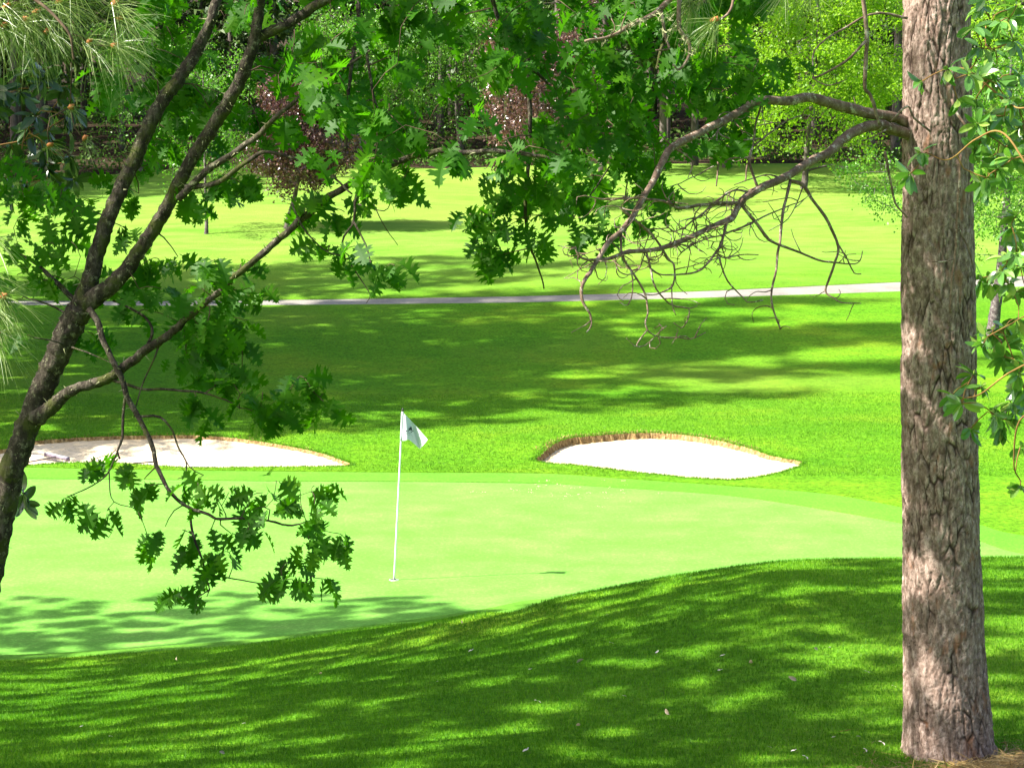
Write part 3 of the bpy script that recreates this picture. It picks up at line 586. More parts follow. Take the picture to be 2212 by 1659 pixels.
D_([(2015, 305), (1990, 299), (1932, 279), (1895, 271), (1857, 281), (1819, 302), (1794, 328), (1749, 350), (1702, 381), (1644, 406), (1614, 425), (1598, 441), (1581, 471), (1551, 485), (1516, 501), (1458, 527), (1412, 541), (1354, 546), (1319, 558), (1291, 563), (1259, 558), (1246, 546), (1243, 533)], DB, 10.7, 25, 2.5, mb=pbm, s=10)
tws = [([(1598,439),(1563,439),(1516,443),(1470,450),(1449,441),(1412,432),(1354,428),(1316,433),(1279,426)],11,10.8,9,3),
 ([(1598,439),(1630,478),(1656,511),(1667,522),(1719,542),(1767,562),(1807,567),(1852,569),(1863,542)],11,10.8,9,2),
 ([(1704,390),(1735,401),(1756,436),(1783,471),(1802,506),(1812,541),(1802,572),(1787,612),(1784,632),(1797,642),(1819,655),(1860,656)],11.1,11,9,2.5),
 ([(1707,390),(1693,448),(1686,517),(1681,543),(1677,580),(1666,637),(1676,687),(1685,711)],11.1,10.9,7,3.5),
 ([(1637,406),(1621,362),(1619,337),(1628,318),(1646,302),(1667,285),(1697,262),(1737,248),(1758,262),(1756,285)],11,10.7,6,2),
 ([(1695,265),(1667,267),(1632,273)],10.7,10.7,3,2),([(1644,300),(1598,302),(1563,295),(1551,281),(1560,265),(1584,262)],10.8,10.8,4,2),
 ([(1551,281),(1549,300),(1551,355),(1547,403)],10.8,10.8,4,3.5),([(1454,319),(1430,295),(1412,269)],10.8,10.6,5,2),([(1454,319),(1496,350),(1486,385)],10.8,10.6,5,2),
 ([(1619,340),(1584,343),(1551,355),(1512,376),(1482,390),(1447,404)],10.9,10.6,4,2),([(1646,222),(1632,269),(1628,304),(1614,360),(1609,392)],10.9,10.8,5,3),
 ([(1690,384),(1656,378),(1621,388),(1586,399)],11,10.9,4,2),([(1614,415),(1586,411),(1551,432),(1516,462),(1489,483),(1475,494),(1454,501),(1442,487)],11,10.8,6,2),
 ([(1571,474),(1561,518),(1546,546),(1516,581),(1478,593),(1428,593),(1400,575)],10.95,10.7,7,2.5),([(1546,546),(1568,558),(1600,550),(1638,551)],10.9,10.8,4,2),
 ([(1553,556),(1568,598),(1583,621),(1606,643),(1618,653),(1648,648)],10.9,10.8,4,2.5),
 ([(1341,501),(1344,551),(1361,581),(1379,606),(1394,636),(1399,676),(1394,698),(1404,718),(1428,728),(1466,729),(1493,734),(1523,718)],10.6,10.4,6,2),
 ([(1399,712),(1379,738),(1379,749),(1396,745),(1421,720),(1440,705)],10.45,10.4,3,1.6),([(1396,543),(1406,586),(1411,611),(1426,636),(1453,661),(1486,666),(1487,686),(1473,709),(1456,699)],10.8,10.5,5,2),
 ([(1361,581),(1366,600),(1366,636),(1354,661),(1339,653)],10.6,10.6,4,2),([(1329,555),(1336,583),(1356,594),(1379,581),(1394,545)],10.7,10.7,3,3),
 ([(1341,448),(1379,481),(1416,516),(1441,556),(1456,573),(1456,606),(1448,623),(1418,636),(1394,636)],10.6,10.6,7,2.5),([(1451,615),(1453,661),(1461,681)],10.6,10.6,3,2),
 ([(1630,478),(1600,492),(1560,508),(1516,520),(1470,545)],10.9,10.8,5,2.5),([(1812,530),(1830,560),(1845,590),(1860,592)],11,10.9,4,2),
 ([(1630,478),(1680,455),(1718,440),(1740,428)],10.95,10.9,4,2),([(1735,401),(1720,440),(1700,475),(1660,500)],11,10.8,3,2),([(1516,443),(1500,470),(1505,500),(1530,520),(1570,520)],10.9,10.8,3,1.6)]
for a in tws: D_(*a)
nodes = sk.P[[i for i in range(len(sk.P)) if sk.R[i] < .03 and 1240 < project(sk.P[i])[0] < 1870]]
for q in range(230):                                        # curled dead twiglets
    p = nodes[RNG.integers(len(nodes))]
    if random.random() < .55:
        while project(p)[0] > 1620 or project(p)[1] < 410 or project(p)[1] > 585: p = nodes[RNG.integers(len(nodes))]
    a, b = project(p); th = random.uniform(0, 2 * math.pi); cv = random.choice([-1, 1]) * random.uniform(.15, .55); L_ = random.uniform(12, 34); P = [(a, b)]
    for _ in range(4): cv += random.gauss(0, .3); a += L_ * .6 * math.cos(th); b += L_ * .5 * math.sin(th) + 2; th += cv; P.append((a, b))
    sk.limb(ptw, Wp(P, p[1], p[1] + random.uniform(-.25, .25)), pxr(2.8, 10), pxr(1.4, 10), 5, rough=.09, wob=.0025, register=False)
D_([(1583, -60), (1583, 0), (1576, 25), (1562, 40), (1548, 42)], 9.9, 9.7, 7, 5); D_([(1500, -60), (1428, 20), (1386, 45), (1354, 60), (1316, 80), (1264, 90)], 9.9, 9.6, 14, 6); D_([(1428, 22), (1438, 82), (1446, 105), (1418, 109)], 9.9, 9.8, 8, 4)
D_([(1470, -20), (1466, 60), (1488, 92), (1488, 125), (1468, 152), (1453, 140)], 9.9, 9.8, 11, 4); D_([(1858, -60), (1872, 80), (1868, 180), (1884, 215), (1900, 270)], 10.9, 11, 10, 7); D_([(1960, 40), (1890, 30), (1810, 70), (1760, 110), (1756, 170)], 11.2, 10.8, 6, 3)
D_([(1870, 90), (1830, 130), (1770, 165), (1756, 170), (1790, 185), (1830, 172)], 10.9, 10.7, 6, 2); D_([(1316, 80), (1330, 60), (1320, 40)], 9.6, 9.6, 3, 2); D_([(1340, 70), (1350, 40), (1354, 25)], 9.6, 9.6, 3, 2)
D_([(2055, 215), (2068, 246), (2106, 299)], DP - .36, DP - .42, 7, 7, mb=pbm); D_([(2076, 335), (2071, 416), (2068, 481), (2063, 557), (2056, 612), (2054, 677)], DP - .40, DP - .46, 7, 6, mb=pbm); D_([(2064, 480), (2090, 530), (2100, 570)], DP - .42, DP - .40, 4, 3); D_([(2062, 560), (2036, 565), (2012, 566)], DP - .44, DP - .44, 3, 2)
D_([(1925, 262), (1960, 230), (1975, 255), (2010, 285)], DP - .3, DP - .3, 5, 5); D_([(1912, 330), (1922, 380), (1935, 440), (1960, 470)], DP - .4, DP - .3, 6, 4)
D_([(1916, 280), (1880, 300), (1860, 305)], DP - .3, DP - .4, 4, 2)
def tuft(mb, c, dirn, n, L_=(.17, .25), w=.0022, droop=.35, spread=.85):
    D = norm(np.asarray(dirn)[None] + RNG.normal(0, spread, (n, 3))); O = c + RNG.normal(0, .012, (n, 3)); l = RNG.uniform(*L_, n)
    sd = norm(np.cross(D, RNG.normal(0, 1, (n, 3)))) * w; t = np.array([0, .35, .7, 1.0]); V = []
    for k, tt in enumerate(t):
        c_ = O + D * (l * tt)[:, None] + np.array([0, 0, -1]) * (droop * l * tt**2 * .6)[:, None]; ww = sd * (1 - .75 * tt)
        V += [c_ - ww, c_ + ww]
    V = np.stack(V, 1); b = (np.arange(n) * 8)[:, None, None]; q = np.array([[0, 1, 3, 2], [2, 3, 5, 4], [4, 5, 7, 6]])
    mb.add(V.reshape(-1, 3), (q[None] + b).reshape(-1, 4), np.repeat(RNG.random(n), 8))
def budm(mb, c, d): tube(mb, [c - d * .01, c + d * .012, c + d * .04], [.012, .014, .003], 6, .2)
nd = MB(); bd_ = MB()
c = W(1548, 42, 9.7); tuft(nd, c, (-.7, 0, -.9), 75, (.13, .22), .0018, .2, .55); budm(bd_, c, np.array([-.8, 0, -.3]))
for a, b in ((1490, 5), (1515, -20), (1700, -30), (1760, -20)): tuft(nd, W(a, b, 10), (-.3, 0, -.9), 70, (.15, .24), .0018, .2, .6)
crown_t = []
for _ in range(130):
    a = random.uniform(0, 6.283); r_ = random.uniform(.5, 3.4); crown_t.append([cxs[-1] + r_ * math.cos(a), DP + r_ * math.sin(a), random.uniform(11, 25)])
for t, d, C in sk.attach(ptw, crown_t, .04, .006, .05, 4, .6): tuft(nd, t, (0, 0, -.1), 60, (.2, .34), .006, .1, 1.0)
tag(ptw.build("twigs", M['deadwood'], pine, origin=pb), kind='stuff'); tag(nd.build("needles", M['needle'], pine, smooth=False, origin=pb), kind='stuff'); bd_.build("bud", M['bud'], pine, origin=pb)
mb = MB(); pp = []
for a, b in ((1264, 90), (1300, 84), (1330, 72), (1354, 60), (1370, 50), (1390, 42), (1428, 30), (1445, 40), (1466, 62), (1480, 82), (1488, 110), (1436, 70), (1598, 439), (1704, 392), (1550, 485), (1500, 505), (1410, 540), (1130, 480)):
    if b > 120: continue
    for _ in range(26): pp.append(W(a + random.gauss(0, 8), b + random.gauss(0, 4), 9.7 + random.gauss(0, .03)))
pp = np.array(pp); leaves(mb, LNG, LNGF, pp, RNG.normal(0, 1, pp.shape) + [0, 0, -.6], RNG.normal(0, 1, pp.shape), RNG.uniform(.015, .04, len(pp))); tag(mb.build("lichen", M['lichen'], pine, smooth=False, origin=pb), kind='stuff')

# ------------------------------------------------------------------ pine whose needle sprays enter at the left
lb = np.array([-4.3, 8.6, tz(-4.3, 8.6)]); lp = thing("pine_tree", lb, "pine with long pale needle sprays hanging in at the upper left corner", "tree")
sk = Skel(); a_ = MB(); b_ = MB(); nd = MB(); bd_ = MB()
sk.limb(a_, [lb - [0, 0, .2], lb + [0, 0, 4], lb + [.05, 0, 10], lb + [0, .1, 19]], .19, .04, 14, 60, .04)
tl = [(12, 15, .8), (52, 45, 1.3), (77, 27, 1.3), (125, 5, 1.2), (245, 10, .9), (257, 42, .8), (190, 92, .9), (245, 100, 1.0), (5, 57, 1.2), (-20, 30, 1.2), (30, -30, 1), (160, -30, 1), (100, 70, .7), (5, 641, .8), (-15, 518, .6), (-10, 723, .9), (-25, 660, 1), (152, 232, .35), (182, 299, .3), (107, 314, .3), (-30, 600, .8)]
tg_ = [W(a, b, 8.5 + (0 if k > .5 else 2.2)) for a, b, k in tl]
m_ = MB(); sk.limb(m_, [lb + [0, 0, 4.0], W(-200, -40, 8.4), W(30, -20, 8.3), W(140, 60, 8.2), W(160, 130, 8.2)], .012, .004, 7); m_.build('branch', M['oaktwig'], lp, origin=lb); m_ = MB(); sk.limb(m_, [lb + [0, 0, 3.0], W(-120, 560, 8.3), W(-20, 600, 8.2)], .02, .006, 7); m_.build('branch', M['oaktwig'], lp, origin=lb)
res = sk.attach(b_, tg_, .009, .004, .06, 6)
for t, d, C in res:
    a, b = project(t); k = min(tl, key=lambda q: (q[0] - a)**2 + (q[1] - b)**2)[2]
    tuft(nd, t, norm(np.array([.65, -.1, -.35]) + d * .3), int(90 * k), (.15 * min(1, k + .2), .24 * min(1, k + .2)), .0014, .55, .72); bd_ = MB(); budm(bd_, t, np.array([.6, -.3, .3])); bd_.build('bud', M['bud'], lp, origin=lb)
hi = []
while len(hi) < 170:
    a = random.uniform(0, 6.283); r_ = random.uniform(.3, 2.9); p = [lb[0] + r_ * math.cos(a), lb[1] + r_ * math.sin(a), random.uniform(7, 18)]
    if not inview(p, 250) and not cleared(p): hi.append(p)
for t, d, C in sk.attach(b_, hi, .03, .005, .05, 4, .6): tuft(nd, t, (0, 0, -.1), 60, (.2, .34), .006, .1, 1.0)
a_.build("trunk", M['pinebark'], lp, origin=lb); tag(b_.build("twigs", M['oaktwig'], lp, origin=lb), kind='stuff'); tag(nd.build("needles", M['needle'], lp, smooth=False, origin=lb), kind='stuff');

# ------------------------------------------------------------------ madrones
def madrone(basepos, label, starts, targets, leafmat, nl=(7, 10), size=(.07, .105), tw=.0035):
    t0 = thing("madrone_tree", basepos, label, "tree"); sk = Skel(); a_ = MB(); b_ = MB(); c_ = MB(); bp = np.array(basepos)
    sk.limb(a_, [bp - [0, 0, .1], bp + [.05, 0, 1.5], bp + [0, .05, 3.2], bp + [.1, 0, 5.6]], .09, .03, 12, 40, .03)
    for P in starts:
        m_ = MB(); sk.limb(m_, P, .0065, .003, 7); m_.build('branch', M['madbark'], t0, origin=bp)
    for t, d, C in sk.attach(b_, targets, .007, tw, .05, 6):
        n = random.randint(*nl); a = RNG.uniform(0, 6.283, n); ax = norm(d + np.array([0, 0, .4]))
        s1_ = norm(np.cross(ax, [.2, 1, .1])); s2_ = np.cross(ax, s1_)
        D = np.cos(a)[:, None] * s1_ + np.sin(a)[:, None] * s2_ + ax * RNG.uniform(-.1, .5, n)[:, None] + np.array([0, 0, -.75]) * RNG.uniform(.3, 1.2, n)[:, None]
        leaves(c_, MAD, MADF, np.repeat(t[None], n, 0) + norm(D) * .012, D, ax + RNG.normal(0, .35, (n, 3)) + [0, -.2, .4], RNG.uniform(*size, n), .15, .25)
        leaves(c_, MAD, MADF, np.repeat(t[None], 4, 0), ax + RNG.normal(0, .35, (4, 3)), RNG.normal(0, 1, (4, 3)), .03, .1, .2, np.ones(4))
    a_.build("trunk", M['madbark'], t0, origin=bp); tag(b_.build("twigs", M['madbark'], t0, origin=bp), kind='stuff'); c_.build("crown", leafmat, t0, smooth=False, origin=bp)
rt = [(2121,13),(2103,60),(2130,55),(2196,13),(2048,151),(1992,176),(2093,161),(2068,214),(2108,214),(2156,176),(2169,251),(2108,322),(1988,330),(1967,375),(2174,319),(2150,110),(2190,90),(2200,160),(2200,230),(2196,549),(2123,600),(2141,612),(2164,585),(2196,630),(2194,690),(2146,712),(2133,728),(2169,733),(2189,775),(2103,810),(2058,855),(2078,872),(2121,835),(2098,925),(2164,922),(2191,888),(2204,967),(2204,1048),(2215,300),(2215,780),(2180,40)] + [(random.uniform(2100, 2225), random.uniform(-10, 420)) for _ in range(26)] + [(random.uniform(2120, 2225), random.uniform(700, 1060)) for _ in range(12)] + [(random.uniform(2150, 2225), random.uniform(440, 700)) for _ in range(9)]
mbx = W(2420, 1500, 9.6); mbase = (mbx[0], 9.6, tz(mbx[0], 9.6))
madrone(mbase, "glossy oval-leaved madrone with orange twigs in front of the big pine at right", [Wp([(2420, 700), (2330, 500), (2250, 260), (2190, 230), (2150, 180)], 9.6, 10.4), Wp([(2420, 800), (2300, 760), (2190, 800), (2120, 850), (2085, 860)], 9.6, 10.3), Wp([(2410, 600), (2300, 640), (2200, 690)], 9.6, 10.2), Wp([(2350, 450), (2250, 400), (2170, 290), (2110, 300), (2050, 345), (2000, 330)], 9.7, 10.3), Wp([(2180, 225), (2120, 175), (2080, 148), (2050, 155)], 10.4, 10.5), Wp([(2420, 950), (2320, 900), (2210, 900), (2190, 1000), (2205, 1040)], 9.6, 10.2)],
        [W(a, b, 10.3 + random.uniform(-.15, .3)) for a, b in rt], M['madleaf'])
lt = [(random.uniform(-20, 175), random.uniform(150, 400)) for _ in range(34)] + [(50, 1065), (48, 1085), (12, 385), (30, 420)]
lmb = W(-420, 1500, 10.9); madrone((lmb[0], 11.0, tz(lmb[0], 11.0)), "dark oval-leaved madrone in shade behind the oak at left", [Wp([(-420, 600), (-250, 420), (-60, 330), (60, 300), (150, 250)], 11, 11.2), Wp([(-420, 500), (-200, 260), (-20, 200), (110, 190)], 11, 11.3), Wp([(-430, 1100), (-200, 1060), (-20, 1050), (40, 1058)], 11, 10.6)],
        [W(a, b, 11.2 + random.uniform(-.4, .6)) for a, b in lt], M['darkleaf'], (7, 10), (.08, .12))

# ------------------------------------------------------------------ trees on the far side of the green
def bgtree(name, label, bpx, cpx, cw, ch, depth_r, ntar, nleaf, lsize, lmat, bmat, tr, cat="tree", rad=.22, stems=1, extra=None, clump=1.0):
    g = G(*bpx); t0 = thing(name, g, label, cat); c = W(cpx[0], cpx[1], g[1]); rx = cw / FPX * g[1]; rz = ch / FPX * g[1]
    sk = Skel(); a_ = MB(); b_ = MB(); c_ = MB()
    for s in range(stems):
        tp = c + [(s - (stems - 1) / 2) * 1.2, .2 * s, -rz * .2]; mid = g + (tp - g) * .45 + [random.uniform(-.12, .12), 0, 0]
        sk.limb(a_, [g - [0, 0, .15], g + (tp - g) * .12 + [.03, 0, 0], mid, tp, c + [(s - (stems - 1) / 2) * 2, 0, rz * .7]], tr, tr * .15, 12, 60, .05)
    T = []; dens = RNG.normal(0, 1, (7, 3))
    while len(T) < ntar:
        v = RNG.normal(0, 1, 3); v /= np.linalg.norm(v); v = np.sign(v) * np.abs(v)**.72; r_ = random.random()**.38
        lob = 1 + .16 * math.sin(3.1 * v[0] + 4 * v[2] + dens[0, 0]) + .12 * math.sin(7 * v[0] - 5 * v[2] + dens[1, 1])
        p = c + v * np.array([rx, depth_r, rz]) * r_ * lob
        if p[2] > tz(p[0], p[1]) + .6: T.append(p)
    for e in (extra or []): T.append(e)
    for t, d, C in sk.attach(b_, T, tr * .5, .008, .06, 4, .35, .02): blob_leaves(c_, SML, SMLF, t, nleaf, rad, lsize)
    a_.build("trunk", bmat, t0, origin=g); tag(b_.build("branches", bmat, t0, origin=g), kind='stuff'); c_.build("crown", lmat, t0, smooth=False, origin=g); return t0
bgtree("plum_tree", "purple-leaved plum with a rounded crown on a dark straight trunk beyond the path", (618, 495), (654, 284), 106, 120, 2.0, 600, 50, .125, M['purple'], M['farbark'], .135, rad=.20)
bgtree("plum_tree", "taller purple-leaved plum right of centre, seen through the hanging oak leaves", (1234, 453), (1175, 175), 135, 165, 2.7, 520, 42, .13, M['purple'], M['farbark'], .14, rad=.22)
bgtree("young_tree", "slender fresh green tree on a thin pale trunk left of the purple plum", (445, 507), (440, 240), 125, 160, 2.0, 230, 30, .10, M['midgreen'], M['speckbark'], .085, rad=.20)
bgtree("broadleaf_tree", "bright mid green tree at the wood edge, centre of the view", (995, 330), (985, 110), 150, 160, 3.4, 420, 44, .15, M['midgreen'], M['farbark'], .2, rad=.34)
bgtree("lime_green_tree", "large yellow-green tree on a grey trunk left of the big pine", (1735, 409), (1765, 80), 235, 250, 5.0, 820, 60, .16, M['lime'], M['farbark'], .19, rad=.30)
ex = [W(a + random.gauss(0, 8), b + random.gauss(0, 8), 48 + random.gauss(0, .5)) for a, b in ((1815,372),(1840,385),(1860,395),(1880,412),(1900,430),(1920,440),(1870,378),(1900,390),(1930,400),(1850,350),(1890,350),(1930,350),(1935,460),(1910,455),(1830,362),(1880,440)) for _ in (0, 1)]
bgtree("mottled_trunk_tree", "light green tree with pale mottled forked trunk right of the big pine", (2138, 753), (2180, 310), 190, 250, 2.4, 620, 42, .075, M['midgreen'], M['speckbark'], .20, rad=.16, extra=ex)
bgtree("broadleaf_tree", "mid green tree at the wood edge between the purple plum and the centre", (775, 348), (775, 140), 140, 130, 3, 300, 40, .15, M['midgreen'], M['farbark'], .18, rad=.32)
bgtree("broadleaf_tree", "mid green tree at the wood edge behind the leaning oak trunks", (300, 372), (330, 170), 150, 120, 3, 200, 30, .15, M['midgreen'], M['farbark'], .18, rad=.34)
bgtree("broadleaf_tree", "lime leaved tree at the far right edge behind the mottled trunk", (2330, 470), (2230, 120), 190, 260, 4, 380, 34, .13, M['lime'], M['farbark'], .18, rad=.32)

# ------------------------------------------------------------------ forest conifers: three kinds, copied
def conifer(H, z0, rb, seed, tr=.22, dense=1.0):
    r = np.random.default_rng(seed); t0 = thing("forest_conifer", (0, 0, 0), "dark conifer in the shaded wood beyond the fairway", "tree", "dark conifers of the far wood")
    a_ = MB(); c_ = MB(); tube(a_, catmull([[0, 0, -.4], [.1, 0, H * .3], [-.05, .1, H * .7], [0, 0, H]], 24), np.linspace(tr, .03, 24), 9, .05)
    z = z0
    while z < H:
        f = (z - z0) / (H - z0); L_ = rb * (1 - f)**.7 * r.uniform(.6, 1.15) + .3
        for k in range(r.integers(3, 6)):
            a = r.uniform(0, 6.283); e = np.array([math.cos(a), math.sin(a), -.18]) * L_; C = catmull([[0, 0, z], np.array([0, 0, z + .1]) + e * .5, np.array([0, 0, z]) + e], 6); tube(a_, C, np.linspace(.035, .008, 6), 4)
            n = int(26 * L_ * dense); t = r.uniform(.2, 1, n); O = np.array([0, 0, z]) + e * t[:, None] + r.normal(0, .16, (n, 3)) * [1, 1, .6]
            D = e / L_ + r.normal(0, .6, (n, 3)) + [0, 0, -.3]; leaves(c_, LNG * [2.6, 1, 1], LNGF, O, D, r.normal(0, .6, (n, 3)) + [0, 0, 1], r.uniform(.22, .42, n), .1, .05)
        z += r.uniform(.4, .75)
    a_.build("trunk", M['farbark'], t0); c_.build("crown", M['conifer'], t0, smooth=False); return t0
protos = [conifer(24, 5.5, 3.2, 1), conifer(28, 8, 3.0, 2, .26), conifer(19, 3, 2.8, 3, .18)]
used = [False] * 3
def place(k, x, y, rz, sc, dz=0):
    if used[k]: o = copy_tree(protos[k])
    else: o = protos[k]; used[k] = True
    o.location = (x, y, tz(x, y) + dz); o.rotation_euler = (0, 0, rz); o.scale = (sc, sc, sc); return o
spots = []
tries = 0
while len(spots) < 58 and tries < 4000:
    tries += 1; y = 111 + 34 * random.random()**1.3; x = random.uniform(-.29 * y - 3, .29 * y + 3)
    if all((x - a)**2 + (y - b)**2 > 6.5 for a, b in spots): spots.append((x, y))
for _ in range(22): spots.append((-(.29 * 112) - random.uniform(2, 18), random.uniform(104, 150)))
for a, b in ((1372, 352), (1425, 354), (1500, 352), (1560, 350), (1335, 350)):
    g = G(a, b + 6); spots.append((g[0], g[1] + random.uniform(-3, 0)))
spots += [(-33, 100), (-29.5, 101.5), (-27, 103.5), (-24, 104), (-31, 105), (-21, 106)]
def blocks(x, y):
    for cx_, cy_, rr_ in ((-3.1, 112, 5), (14.5, 94, 6), (-8.6, 110, 4)):
        for t in np.linspace(0, 20, 20):
            if math.hypot(x - (cx_ - .968 * t), y - (cy_ - .253 * t)) < 3.6: return True
    return False
spots = [q for q in spots if not blocks(*q)] + [(-28.5, 95), (-31, 92), (-27.5, 98.5), (-33, 96), (2.2, 99.5), (4.6, 102), (-35, 88)]
for x, y in spots: place(random.choice([0, 0, 1, 1, 2]), x, y, random.uniform(0, 6.28), random.uniform(.8, 1.15))
# tall pines out of the picture on the left: they throw the dappled band over the fairway
sh = [(-15.2, 38.5, .95), (-17.5, 41.2, 1.12), (-16.5, 44.2, 1.0), (-18.5, 46.5, 1.15), (-16.6, 49.3, 1.05), (-19.5, 51.5, 1.15), (-18.0, 54.2, .95), (-22, 44.0, 1.2), (-24.5, 38.8, 1.1), (-19.5, 59.0, .8), (-13.8, 36.2, .62), (-27, 53.5, 1.2), (-27.5, 47, 1.25), (-21.5, 60.5, 1.0), (-17.8, 61.5, .62), (-15.9, 46.2, 1.22), (-24.5, 62.5, 1.1), (-14.2, 41.6, .6)]
for i, (x, y, s_) in enumerate(sh):
    o = place(i % 2, x, y, random.uniform(0, 6.28), s_); tag(o, "tall conifer standing out of view left of the fairway", "tree", "conifers left of the fairway, outside the picture")
# distant mass of the wood, read as one
mb = MB(); tk = MB()
for _ in range(2600):
    y = random.uniform(138, 175); x = random.uniform(-60, 60); z = tz(x, y) + random.uniform(.5, 24)
    n = 16; O = np.array([x, y, z]) + RNG.normal(0, .9, (n, 3)); leaves(mb, SML, SMLF, O, RNG.normal(0, 1, (n, 3)), RNG.normal(0, 1, (n, 3)) + [0, -.6, .5], RNG.uniform(.5, 1.1, n))
for _ in range(120):
    y = random.uniform(130, 172); x = random.uniform(-58, 58); g = tz(x, y); tube(mb, catmull([[x, y, g - .3], [x + random.gauss(0, .2), y, g + 9], [x + random.gauss(0, .5), y, g + 22]], 8), np.linspace(.2, .06, 8), 7, 0, .95)
tag(mb.build("forest", M['conifer'], smooth=False), "deep shaded mass of forest behind the wood edge", "forest", kind='stuff')
mb = MB()
for _ in range(1500):
    y = 109 + 40 * random.random()**2; x = random.uniform(-.3 * y, .3 * y); y -= 9 * min(1, max(0, (-14 - x) / 12)); g = tz(x, y); n = 14
    O = np.array([x, y, g + .35]) + RNG.normal(0, 1, (n, 3)) * [.5, .5, .35]; leaves(mb, SML, SMLF, O, RNG.normal(0, 1, (n, 3)), RNG.normal(0, 1, (n, 3)) + [0, 0, 1], RNG.uniform(.15, .3, n))
tag(mb.build("undergrowth", M['under'], smooth=False), "low dark undergrowth between the far trunks", "undergrowth", kind='stuff')

# ------------------------------------------------------------------ oaks out of the picture on the left that dapple the near slope
def shade_oak(bx, by, c, rad, n, seed):
    g = np.array([bx, by, tz(bx, by)]); t0 = thing("oak_tree", g, "oak standing out of view on the left, shading the near slope", "tree", "oaks left of the near slope, outside the picture")
    sk = Skel(); a_ = MB(); b_ = MB(); c_ = MB(); c = np.array(c, float)
    sk.limb(a_, [g - [0, 0, .2], g + [.1, .1, 2.5], g + (c - g) * .7, c + [0, 0, rad[2] * .4]], .22, .05, 12, 40, .04)
    T = []
    while len(T) < n:
        p = c + RNG.uniform(-1, 1, 3) * rad
        if (((p - c) / rad)**2).sum() < 1 and not inview(p, 160) and not cleared(p): T.append(p)
    for t, d, C in sk.attach(b_, T, .06, .006, .08, 4, .5): oak_cluster(c_, t, d, 13, (.18, .29))
    a_.build("trunk", M['oakbark'], t0, origin=g); tag(b_.build("branches", M['oaktwig'], t0, origin=g), kind='stuff'); c_.build("crown", M['oakleaf'], t0, smooth=False, origin=g)
shade_oak(-8.5, 14.2, (-7.4, 14.5, 8.8), np.array([4.4, 3.8, 3.0]), 400, 1)
shade_oak(-9.5, 18.2, (-7.6, 18.0, 8.9), np.array([4.6, 2.6, 2.4]), 290, 2)
shade_oak(-11, 9.5, (-9.8, 9.6, 9.5), np.array([4.2, 3.8, 3.4]), 380, 3)
shade_oak(-13.5, 18.8, (-12.2, 18.6, 8.3), np.array([4.4, 3.4, 2.6]), 420, 4)

# ------------------------------------------------------------------ flagstick
fb = G(851, 1253); DF = fb[1]; k_ = DF / FPX
fl = thing("flagstick", fb, "white flagstick with small white flag standing in the putting green", "flagstick")
tp = W(869.5, 889, DF)
mb = MB(); tube(mb, catmull([fb - [0, 0, .05], tp], 12), np.linspace(.0125, .0105, 12), 12); mb.build("pole", M['white'], fl, origin=fb)
ax = norm(tp - fb); mb = MB(); tube(mb, [tp, tp + ax * .012, tp + ax * .035, tp + ax * .045], [.011, .013, .010, .003], 12); mb.build("cap", M['black'], fl, origin=fb)
def FZ(zx, zy, dd): return W((1240 + zx / 8.296) / 1.5579, (1350 + zy / 8.296) / 1.5579, DF + dd)
cols = [[(950, 312, 0), (938, 560, 0), (926, 830, 0), (912, 1100, 0)], [(1010, 365, -.015), (1030, 600, -.03), (1035, 850, -.04), (1030, 1098, -.045)], [(1075, 425, -.01), (1100, 650, -.02), (1120, 880, -.03), (1135, 1080, -.035)],
        [(1145, 500, .015), (1180, 740, .03), (1230, 980, .04), (1290, 1205, .045)], [(1210, 570, .03), (1270, 850, .07), (1345, 1090, .10), (1425, 1325, .11)], [(1400, 775, .0), (1410, 960, .02), (1440, 1150, .05), (1435, 1326, .08)], [(1655, 1070, -.07), (1585, 1165, -.05), (1510, 1250, -.01), (1442, 1330, .03)]]
CC = np.array([[FZ(*p) for p in c] for c in cols]); nu, nv = 40, 26
tmp = np.array([catmull(CC[i], nv) for i in range(len(cols))]); FS = np.array([catmull(tmp[:, j], nu) for j in range(nv)]).transpose(1, 0, 2)
def flag_pt(u, v, off=0.0):
    i = np.clip(u, 0, .999) * (nu - 1); j = np.clip(v, 0, .999) * (nv - 1); a, b = int(i), int(j); f, g = i - a, j - b
    return FS[a, b] * (1-f) * (1-g) + FS[a+1, b] * f * (1-g) + FS[a, b+1] * (1-f) * g + FS[a+1, b+1] * f * g + np.array([0, -off, 0])
mb = MB(); i, j = np.meshgrid(np.arange(nu - 1), np.arange(nv - 1), indexing='ij'); F = np.stack([i*nv + j, (i+1)*nv + j, (i+1)*nv + j + 1, i*nv + j + 1], -1).reshape(-1, 4)
mb.add(FS.reshape(-1, 3), F); mb.add(FS.reshape(-1, 3) + [0, .003, 0], F[:, ::-1]); flag = mb.build("flag", M['flag'], fl, origin=fb)
mb = MB(); tube(mb, catmull([FZ(950, 305, 0), FZ(912, 1102, 0)], 8), .016, 10); mb.build("sleeve", M['flag'], fl, origin=fb)
